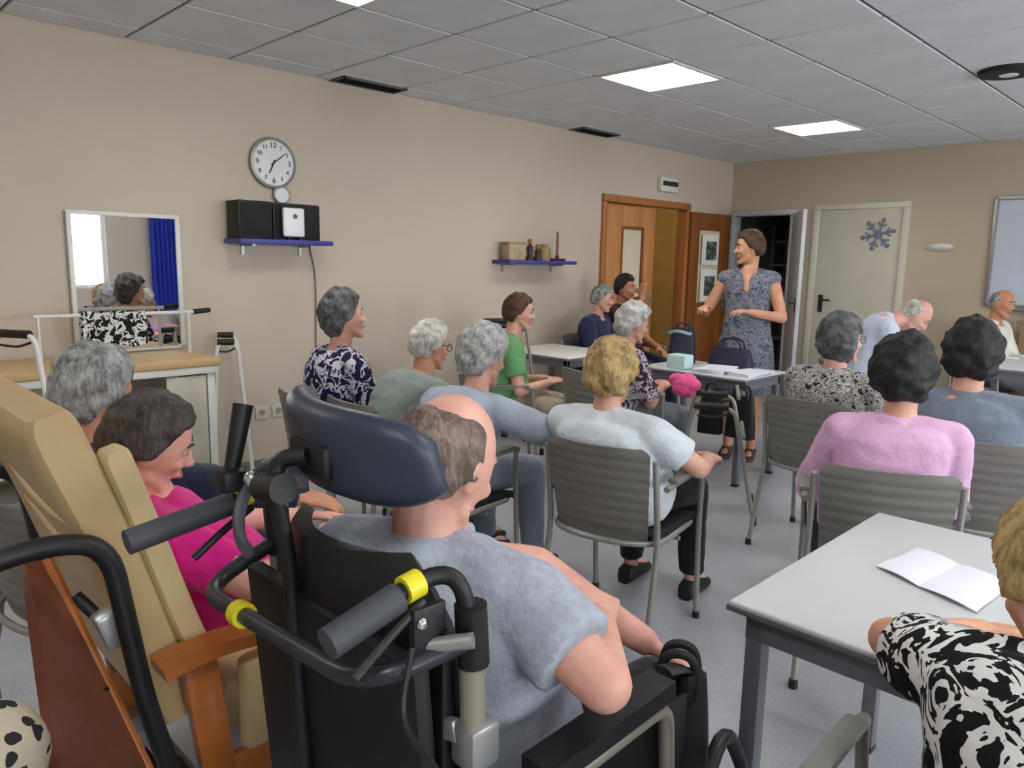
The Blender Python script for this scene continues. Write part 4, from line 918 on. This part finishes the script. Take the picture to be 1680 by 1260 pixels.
def person(label, head, hip, h, hh=None, hp=8, hr=0, s=.94, skin='fair', hair=('short', 'grey'), shirt=None, sleeve='short', pants=None, shoes=None, armL=None, armR=None, hands=None, legs='sit', knees=None,
           voxel=.009, width=1.0, belly=0, sh_h=None, glasses=None, slump=.05, loose=.016, nbo=None, vneck=False, stand=False, dress=None, legvis=True, hs=None, neckoff=0, foot=0):
    _pn[0] += 1; seed = _pn[0]
    head = V3(head); hip = V3(hip); hh = h if hh is None else hh; sh_h = h if sh_h is None else sh_h
    base = (hip.x, hip.y, 0.0); hs = hs or s * 1.0
    sk = SKIN[skin]; B = MB()
    # head frame
    f = hdir(hh) * math.cos(math.radians(hp)) + Vector((0, 0, -math.sin(math.radians(hp)))); r = hright(hh); u = r.cross(f)
    if hr:
        q = Matrix.Rotation(math.radians(hr), 3, f); r = q @ r; u = q @ u
    T = Matrix(((r.x, f.x, u.x), (r.y, f.y, u.y), (r.z, f.z, u.z))).to_4x4() @ Matrix.Scale(hs, 4); T = Matrix.Translation(head) @ T
    build_head(B, T)
    uz = (u + Vector((0, 0, 1.2))).normalized()
    nb = head - uz * .158 * hs - hdir(sh_h) * (.028 * s + neckoff)
    if nbo: nb = V3(nbo)
    B.caps(nb - uz * .03, T @ Vector((0, -.022, -.04)), .056 * s, .052 * s, 14)
    R0, R1 = hright(h), hright(sh_h); F0, F1 = hdir(h), hdir(sh_h)
    ctl = hip.lerp(nb, .55) - F0 * slump
    def spine(t): return hip * (1 - t) ** 2 + ctl * 2 * t * (1 - t) + nb * t * t
    prof = [(-.16, .12, .09), (-.08, .165, .12), (.03, .175, .13), (.2, .162, .122), (.4, .155, .118), (.6, .162, .12), (.78, .170, .116), (.88, .150, .098), (.95, .105, .078), (1.0, .062, .058)]
    def torso(mb, inf, t0=-.2, t1=1.1, flare=0):
        R = []
        for t, w, d in prof:
            if t < t0 or t > t1: continue
            c = spine(max(t, 0)) + (Vector((0, 0, 1)) * t * .5 if t < 0 else Vector())
            tt = max(0, min(1, t)); rx = R0.lerp(R1, tt).normalized(); tg = (spine(min(1, tt + .05)) - spine(max(0, tt - .05))).normalized(); fy = tg.cross(rx).normalized() * 1.0
            w_ = w * s * width + inf; d_ = d * s + inf; bl = belly * math.exp(-((t - .28) / .25) ** 2)
            ring = []
            for k in range(24):
                a = 2 * math.pi * k / 24; cx, sy = math.cos(a), math.sin(a)
                ring.append(c + rx * w_ * math.copysign(abs(cx) ** .8, cx) + fy * (d_ * math.copysign(abs(sy) ** .9, sy) + (bl if sy > 0 else 0) * max(0, sy)))
            R.append(ring)
        mb.rings(R)
    torso(B, 0)
    if vneck: B.caps(spine(.97) + F1 * .045, spine(.68) + F1 * (.120 * s + loose), .056 * s, .016 * s, 12)
    A = {}
    for sd, key in ((1, 'R'), (-1, 'L')):
        sj = spine(.86) + R1 * sd * .168 * s * width + Vector((0, 0, -.005))
        spec = (armR if sd > 0 else armL)
        if spec is None:
            hd = hip + F0 * .30 * s + R0 * sd * .09 + Vector((0, 0, .12)); el, hd = ik(sj, hd, .285 * s, .25 * s, Vector((0, 0, -1)) * .8 + R1 * sd * .7 - F1 * .6)
        elif len(spec) == 1: el, hd = ik(sj, V3(spec[0]), .285 * s, .25 * s, Vector((0, 0, -1)) + R1 * sd * .5 - F1 * .5)
        else: el, hd = V3(spec[0]), V3(spec[1])
        A[key] = (sj, el, hd)
        B.caps(spine(.9), sj, .062 * s, .058 * s); B.caps(sj, el, .052 * s, .040 * s); B.caps(el, hd, .040 * s, .027 * s)
        dirn = (hd - el); upv = Vector((0, 0, 1)) + R1 * sd * .3 - F1 * .1
        hd_dir = dirn.normalized()
        hand_prims(B, hd, hd_dir, upv, sd, s * .98, curl=(hands or {}).get(key, .4))
    Lg = {}
    for sd, key in ((1, 'R'), (-1, 'L')):
        hj = hip + R0 * sd * .088 * s
        if stand: kn = Vector((hj.x, hj.y, .47)) + F0 * .01; an = Vector((hj.x, hj.y, .08)) - F0 * .02
        else:
            k0 = (knees or {}).get(key)
            kn = V3(k0[0]) if k0 else hj + F0 * .42 * s + R0 * sd * .05 + Vector((0, 0, .50 * 1.0 - hj.z))
            an = V3(k0[1]) if k0 else Vector((kn.x, kn.y, .08)) + F0 * (.02 + foot) + R0 * sd * .01
        Lg[key] = (hj, kn, an)
        B.caps(hj, kn, .088 * s, .058 * s, 14); B.caps(kn, kn.lerp(an, .35) - F0 * .012, .057 * s, .054 * s, 14); B.caps(kn.lerp(an, .35) - F0 * .012, an, .054 * s, .034 * s, 14)
        ft = Vector((an.x, an.y, .035)); B.caps(ft - F0 * .04, ft + F0 * .13 * s, .033, .028); B.caps(an, ft, .034 * s, .033 * s)
    body = solo('person', B, sk, base, label, 'person'); remesh_obj(body, voxel, 2)
    # hair
    if hair:
        hb = build_hair(T, hair[0], seed); part('hair', hb, HAIR[hair[1]], body, 80)
    # face details
    C = lambda *a: T @ Vector(a)
    rn = T.to_3x3().normalized()
    for sx in (-1, 1):
        e = part('eye', MB().ell(C(sx * .031, .0715, .009), (.0115 * hs, .0115 * hs, .0095 * hs), rn), EYE_M, body)
        part('iris', MB().ell(C(sx * .031, .0805, .009), (.0056 * hs, .004 * hs, .0056 * hs), rn, 10, 6), IRIS_M, e)
        part('eyebrow', MB().tube(catmull([C(sx * .014, .0905, .029), C(sx * .03, .0865, .035), C(sx * .046, .0755, .030)]), [.003 * hs, .0042 * hs, .002 * hs], 6), HAIR[BROW.get(hair[1] if hair else 'grey', 'grey')], body)
    part('lips', MB().tube([C(-.024, .0855, -.059), C(-.010, .0925, -.0565), C(0, .0925, -.058), C(.010, .0925, -.0565), C(.024, .0855, -.059)], [.003 * hs, .0055 * hs, .005 * hs, .0055 * hs, .003 * hs], 8), LIP_M, body)
    if glasses:
        mb = MB()
        for sx in (-1, 1):
            mb.tube([C(sx * .032 + .022 * math.cos(a), .101 - .006 * abs(math.cos(a)), .006 + .018 * math.sin(a)) for a in np.linspace(0, 2 * math.pi, 21)], .0022 * hs, 6)
            mb.tube([C(sx * .054, .096, .010), C(sx * .079, .06, .012), C(sx * .082, -.01, .012)], .0022 * hs, 6)
        mb.tube([C(-.010, .101, .010), C(0, .104, .013), C(.010, .101, .010)], .002 * hs, 6)
        part('glasses', mb, glasses, body)
    # clothes
    if shirt:
        C_ = MB(); torso(C_, loose, -.1 if not dress else .0, .99)
        C_.caps(spine(.86) - F1 * .01, nb - uz * .040 - F1 * .012, .086 * s + loose * .5, .072 * s + loose * .2)
        for key, sd in (('R', 1), ('L', -1)):
            sj, el, hd = A[key]
            C_.caps(spine(.9), sj, .066 * s + loose * .3, .060 * s + loose * .5)
            if sleeve == 'none': C_.ell(sj, (.062 * s, .062 * s, .062 * s)); continue
            fr = {'cap': .36, 'short': .66, 'long': 1.0, 'elbow': .92}[sleeve]
            end = sj.lerp(el, fr)
            C_.caps(sj, sj.lerp(el, .15), .060 * s + loose * .5, .060 * s + loose * .5); C_.tube([sj, sj.lerp(end, .5), end], [.060 * s + loose * .5, .057 * s + loose * .7, .056 * s + loose * .8], 16)
            if sleeve == 'long':
                C_.caps(sj.lerp(el, .9), el, .05 * s + loose * .6, .05 * s + loose * .6); C_.tube([el, el.lerp(hd, .5), el.lerp(hd, .97)], [.05 * s + loose * .6, .045 * s + loose * .6, .034 * s + loose * .6], 16)
        if dress:       # standing dress: bodice into a gathered skirt
            R = []
            for z, w, d in dress:
                ring = []
                for k in range(48):
                    a = 2 * math.pi * k / 48; fl = 1 + .035 * math.sin(a * 9) * max(0, (1.0 - z)); ring.append(Vector((hip.x, hip.y, z)) + R0 * w * math.cos(a) * fl + F0 * d * math.sin(a) * fl)
                R.append(ring)
            C_.rings(R)
        o = part('dress' if dress else 'shirt', C_, shirt, body); remesh_obj(o, max(voxel, .009), 4, .010 if not dress else .005, .06)
    if pants:
        C_ = MB(); torso(C_, .009, -.2, .3)
        for key, sd in (('R', 1), ('L', -1)):
            hj, kn, an = Lg[key]
            C_.caps(hj, kn, .096 * s, .070 * s, 16); C_.tube([kn, kn.lerp(an, .4) - F0 * .006, kn.lerp(an, .93)], [.069 * s, .064 * s, .056 * s], 16)
        o = part('trousers', C_, pants, body); remesh_obj(o, max(voxel, .010), 4, .012, .08)
    if legvis:
        for key in ('R', 'L'):
            mb = MB(); shoe(mb, Lg[key][2], F0, s); part('shoe', mb, shoes or SHOE_M, body)
    return body, T, A
SKIN = {'fair': skinmat('skin_fair', rgb(222, 172, 150)), 'pink': skinmat('skin_pink', rgb(220, 168, 150)), 'tan': skinmat('skin_tan', rgb(196, 140, 108)), 'warm': skinmat('skin_warm', rgb(212, 158, 126))}
HAIR = {'grey': hairmat('hair_grey', rgb(96, 96, 94), rgb(178, 178, 174)), 'darkgrey': hairmat('hair_dark_grey', rgb(44, 45, 46), rgb(112, 114, 114)), 'white': hairmat('hair_white', rgb(150, 148, 140), rgb(226, 224, 216)),
        'black': hairmat('hair_black', rgb(14, 14, 15), rgb(46, 45, 46)), 'brown': hairmat('hair_brown', rgb(48, 30, 22), rgb(98, 66, 48)), 'blond': hairmat('hair_blond', rgb(128, 102, 62), rgb(206, 178, 122)), 'silver': hairmat('hair_silver', rgb(128, 128, 126), rgb(204, 204, 202)), 'ash': hairmat('hair_ash_brown', rgb(92, 74, 66), rgb(150, 132, 122)), 'darkbrown': hairmat('hair_dark_brown', rgb(34, 28, 26), rgb(84, 74, 70))}
BROW = {'grey': 'darkgrey', 'white': 'grey', 'silver': 'grey', 'blond': 'brown', 'black': 'black', 'brown': 'brown', 'darkgrey': 'darkgrey', 'darkbrown': 'darkbrown', 'ash': 'ash'}
EYE_M = mat('eye_white', rgb(178, 164, 154), .25, 0, .02); IRIS_M = mat('iris_dark', rgb(44, 34, 28), .2); LIP_M = mat('lip_pink', rgb(184, 104, 96), .5)
SHOE_M = mat('black_shoe', rgb(24, 23, 24), .5); SHOE_B = mat('brown_shoe', rgb(70, 50, 40), .5)
GLASS_B = mat('spectacle_dark', rgb(36, 30, 30), .35); GLASS_S = mat('spectacle_metal', rgb(120, 112, 100), .3, .7)
blk_tr = clothmat('black_trousers', rgb(30, 30, 33)); navy_tr = clothmat('navy_trousers', rgb(34, 40, 60)); khaki_tr = clothmat('khaki_trousers', rgb(168, 156, 134)); grey_tr = clothmat('grey_trousers', rgb(120, 124, 130))
beige_tr = clothmat('beige_trousers', rgb(150, 142, 128)); slate_tr = clothmat('slate_jeans', rgb(138, 150, 164))

# --- man in the foreground wheelchair
person('man in heather grey t-shirt slumped in the foreground wheelchair, seen from behind', (-.90, .745, 1.13), (-.89, .83, .57), -6, hh=-8, hp=22, hr=6, s=.98, skin='pink', hair=('fringe', 'ash'),
       shirt=mat('heather_grey_tee', rgb(170, 176, 188), .9, 0, .12, 60, .3, 120, spec=.15), sleeve='short', pants=blk_tr, armR=[(-.575, .76, .885), (-.70, .905, .885)], armL=[(-.845, .905, .925), (-.735, 1.09, .765)], sh_h=-14, voxel=.0065, width=1.08, belly=.05, slump=.03, loose=.02, nbo=(-.885, .70, 1.015),
       knees={'R': ((-.78, 1.20, .60), (-.80, 1.40, .17)), 'L': ((-.99, 1.22, .60), (-1.0, 1.42, .17))}, hands={'R': .55, 'L': .45})
# --- woman in magenta in the recliner
person('dark-haired woman in magenta top leaning in the beige recliner', (-1.72, .58, 1.035), (-1.76, .78, .60), 0, hh=14, hp=22, hr=10, s=.92, skin='pink', hair=('short', 'darkbrown'), shirt=clothmat('magenta_knit', rgb(214, 30, 132)), sleeve='short', pants=blk_tr,
       armR=[(-1.50, .70, .74), (-1.58, .93, .76)], voxel=.0075, slump=.04, knees={'R': ((-1.65, 1.20, .58), (-1.65, 1.38, .25)), 'L': ((-1.85, 1.20, .58), (-1.85, 1.38, .25))}, width=1.05, belly=.03)
# --- grey haired person behind the recliner
chair(-2.38, .66, -10, 'grey stacking chair hidden behind the beige recliner')
person('grey-haired person looking away behind the beige recliner', (-2.30, .645, 1.06), (-2.36, .66, .555), -5, hh=-18, hp=14, s=.96, skin='tan', hair=('puffy', 'grey'), shirt=clothmat('ink_blue_top', rgb(40, 46, 68)), pants=navy_tr, voxel=.009, sleeve='long', armR=[(-2.05, .86, .80), (-1.98, 1.08, .74)])
# --- row along the left wall
chair(-3.24, 2.05, 5, 'grey stacking chair of the woman in the navy print top')
person('woman with short dark grey hair in a navy and white print top near the wall', (-3.22, 2.03, 1.165), (-3.27, 2.0, .555), 5, hh=12, hp=-4, s=1.0, hair=('wavy', 'darkgrey'), shirt=blotmat('navy_white_print', [(0, rgb(36, 32, 62)), (.50, rgb(206, 202, 214)), (.60, rgb(36, 32, 62))], 24, .6), pants=navy_tr, sleeve='elbow', voxel=.008)
chair(-2.92, 2.14, 0, 'grey stacking chair of the woman in the sage green top')
person('grey-haired woman with glasses in a sage green top, bent forward', (-2.82, 2.25, 1.045), (-2.90, 2.10, .55), 0, hh=8, hp=12, s=.96, skin='warm', hair=('short', 'white'), shirt=clothmat('sage_top', rgb(138, 150, 144)), pants=grey_tr, sleeve='elbow', voxel=.008, glasses=GLASS_B, slump=.12, width=1.1)
chair(-2.42, 2.02, -8, 'grey stacking chair of the person in the pale blue cardigan')
person('grey-haired person in a pale blue-grey cardigan leaning forward', (-2.34, 2.16, 1.045), (-2.41, 2.02, .555), -8, hh=0, hp=16, s=1.0, hair=('puffy', 'silver'), shirt=clothmat('pale_blue_cardigan', rgb(166, 176, 192)), sleeve='long', pants=slate_tr, voxel=.008, slump=.12, width=1.08, armR=[(-2.02, 2.20, .77), (-2.10, 2.42, .70)])
chair(-3.52, 3.42, 40, 'grey stacking chair of the man in the green shirt')
person('man in a green polo shirt and khaki trousers by the wall', (-3.46, 3.50, 1.12), (-3.52, 3.42, .555), 42, hh=40, hp=6, s=.98, skin='fair', hair=('short', 'brown'), shirt=clothmat('green_polo', rgb(104, 158, 102)), pants=khaki_tr, voxel=.009, width=1.08, belly=.05, slump=.07)
chair(-4.22, 5.28, 75, 'grey stacking chair of the man in navy against the wall')
person('grey-haired man in a navy shirt behind the white table', (-4.21, 5.31, 1.135), (-4.26, 5.28, .555), 75, hh=62, hp=12, s=.96, skin='pink', hair=('short', 'grey'), shirt=clothmat('navy_shirt', rgb(44, 50, 84)), sleeve='long', pants=navy_tr, voxel=.010, width=1.1)
chair(-4.25, 5.86, 95, 'grey stacking chair farthest along the wall, under the raised hand')
person('dark-haired person with a hand raised to the face before the wooden door', (-4.27, 5.72, 1.225), (-4.3, 5.84, .555), 95, hh=80, hp=4, s=1.0, skin='tan', hair=('short', 'black'), shirt=clothmat('plum_shirt', rgb(74, 40, 46)), pants=navy_tr, sleeve='short', voxel=.010, armR=[(-4.02, 5.62, .93), (-4.08, 5.72, 1.16)])
chair(-2.85, 3.76, 15, 'grey stacking chair of the white-haired woman in the plum print blouse')
person('white-haired woman in a plum and white print blouse holding a pink bundle', (-2.80, 3.85, 1.075), (-2.85, 3.76, .555), 20, hh=28, hp=14, s=.97, hair=('puffy', 'white'), shirt=blotmat('plum_white_print', [(0, rgb(70, 50, 64)), (.5, rgb(206, 196, 206)), (.58, rgb(90, 66, 78))], 18, 1.2), sleeve='elbow', pants=grey_tr, voxel=.009, slump=.1)
solo('pink_bundle', PINKB, clothmat('bright_pink_cloth', rgb(236, 92, 150)), (-2.5, 3.98, .64), 'bright pink bundle in the lap of the white-haired woman', 'bundle')
# --- blond woman in white, centre
chair(-1.72, 2.37, -11, 'grey ribbed stacking chair of the blond woman in the centre')
person('blond woman in a white t-shirt and black trousers, seen from behind in the centre', (-1.755, 2.29, 1.03), (-1.725, 2.35, .555), -11, hh=-16, hp=10, s=.98, hair=('puffy', 'blond'), shirt=clothmat('white_tee', rgb(214, 222, 228)), sleeve='short', pants=blk_tr, voxel=.008, width=1.14, belly=.05, loose=.022,
       armR=[(-1.43, 2.42, .70), (-1.52, 2.65, .68)])
# --- standing woman
person('standing woman in a grey-blue print dress speaking before the dark doorway', (-2.755, 5.17, 1.58), (-2.76, 5.22, .92), 160, hh=-128, hp=6, s=1.0, skin='warm', hair=('short', 'brown'), shirt=blotmat('dress_print', [(0, rgb(72, 82, 98)), (.42, rgb(112, 116, 128)), (.5, rgb(150, 142, 152)), (.57, rgb(80, 98, 108)), (.66, rgb(134, 140, 148))], 26, 1.5), sleeve='none', voxel=.008, stand=True,
       dress=[(1.06, .150, .118), (.98, .165, .135), (.90, .195, .155), (.75, .215, .17), (.55, .235, .19), (.50, .235, .19)], slump=0, armR=[(-3.04, 5.10, 1.10), (-2.96, 4.93, 1.13)], armL=[(-2.50, 5.24, 1.08), (-2.62, 5.0, 1.12)], hands={'R': .5, 'L': .5}, shoes=SHOE_B, loose=.010, width=.98, vneck=True)
# --- right-hand group
chair(-1.56, 3.87, 0, 'grey stacking chair of the woman in the black and white flecked blouse')
person('woman with a dark grey bob and glasses in a flecked black and white blouse', (-1.475, 3.75, 1.10), (-1.55, 3.83, .555), 8, hh=32, hp=2, s=1.0, hair=('bob', 'darkgrey'), shirt=blotmat('flecked_print', [(0, rgb(48, 46, 52)), (.40, rgb(196, 192, 186)), (.5, rgb(120, 112, 112)), (.56, rgb(214, 210, 204)), (.64, rgb(70, 78, 96))], 34, .9), sleeve='elbow', pants=beige_tr, voxel=.008, width=1.15, glasses=GLASS_S, belly=.04)
chair(-.92, 2.79, -24, 'dark grey stacking chair of the woman in pink, behind the foreground table')
person('dark-haired woman in a lilac pink cardigan, seen from behind', (-.89, 2.83, 1.08), (-.925, 2.79, .555), -22, hh=-22, hp=6, s=1.02, hair=('puffy', 'black'), shirt=clothmat('lilac_pink_knit', rgb(222, 176, 212)), sleeve='long', pants=navy_tr, voxel=.008, width=1.0, loose=.018)
chair(-.78, 3.52, -10, 'grey stacking chair at the right, of the woman in slate blue')
person('woman with short black hair in a slate blue t-shirt at the right, seen from behind', (-.84, 3.475, 1.11), (-.80, 3.50, .555), -10, hh=-14, hp=2, s=1.04, hair=('puffy', 'black'), shirt=clothmat('slate_tee', rgb(122, 132, 148)), sleeve='short', pants=blk_tr, voxel=.008, width=1.15)
chair(-1.98, 5.5, 60, 'far grey stacking chair of the bowed man in the pale blue shirt')
person('bald man in a pale blue shirt bowing forward', (-1.735, 5.66, 1.13), (-1.98, 5.52, .555), 62, hh=75, hp=42, s=1.0, skin='pink', hair=('fringe', 'white'), shirt=clothmat('pale_blue_shirt', rgb(196, 206, 226)), sleeve='long', pants=grey_tr, voxel=.009, slump=.10, width=1.08, nbo=(-1.87, 5.56, 1.12))
chair(-1.72, 7.7, 100, 'farthest grey stacking chair, of the bald man in white by the whiteboard')
person('bald tanned man in a white shirt sitting below the whiteboard', (-1.68, 7.72, 1.165), (-1.74, 7.7, .555), 100, hh=105, hp=10, s=1.02, skin='tan', hair=('fringe', 'grey'), shirt=clothmat('white_shirt', rgb(226, 226, 218)), sleeve='long', pants=grey_tr, voxel=.010, width=1.12)
# --- woman at the foreground table
chair(-.165, 1.14, -2, 'grey stacking chair at the foreground table, arm cut by the lower edge')
person('blond woman in a black and white floral blouse at the foreground table', (-.175, 1.355, 1.0), (-.06, 1.10, .555), 2, hh=-8, hp=30, s=.98, skin='warm', hair=('short', 'blond'), shirt=blotmat('floral_black_white', [(0, rgb(24, 24, 26)), (.50, rgb(226, 226, 224)), (.62, rgb(24, 24, 26)), (.72, rgb(214, 214, 212))], 13, 2.2), sleeve='cap', pants=blk_tr, voxel=.0075, width=1.08, slump=.05, loose=.02, nbo=(-.12, 1.25, .90),
       armL=[(-.41, 1.385, .79), (-.31, 1.57, .775)])
# ---------------------------------------------------------------- finish: bake the surfaces
bpy.context.view_layer.update()
dg = bpy.context.evaluated_depsgraph_get()
for o in REM:
    me = bpy.data.meshes.new_from_object(o.evaluated_get(dg)); me.name = o.name
    mt = o.data.materials[0]; o.modifiers.clear(); o.data = me
    me.materials.clear(); me.materials.append(mt); me.shade_smooth()
for o in bpy.data.objects:
    if '_base' in o: del o['_base']
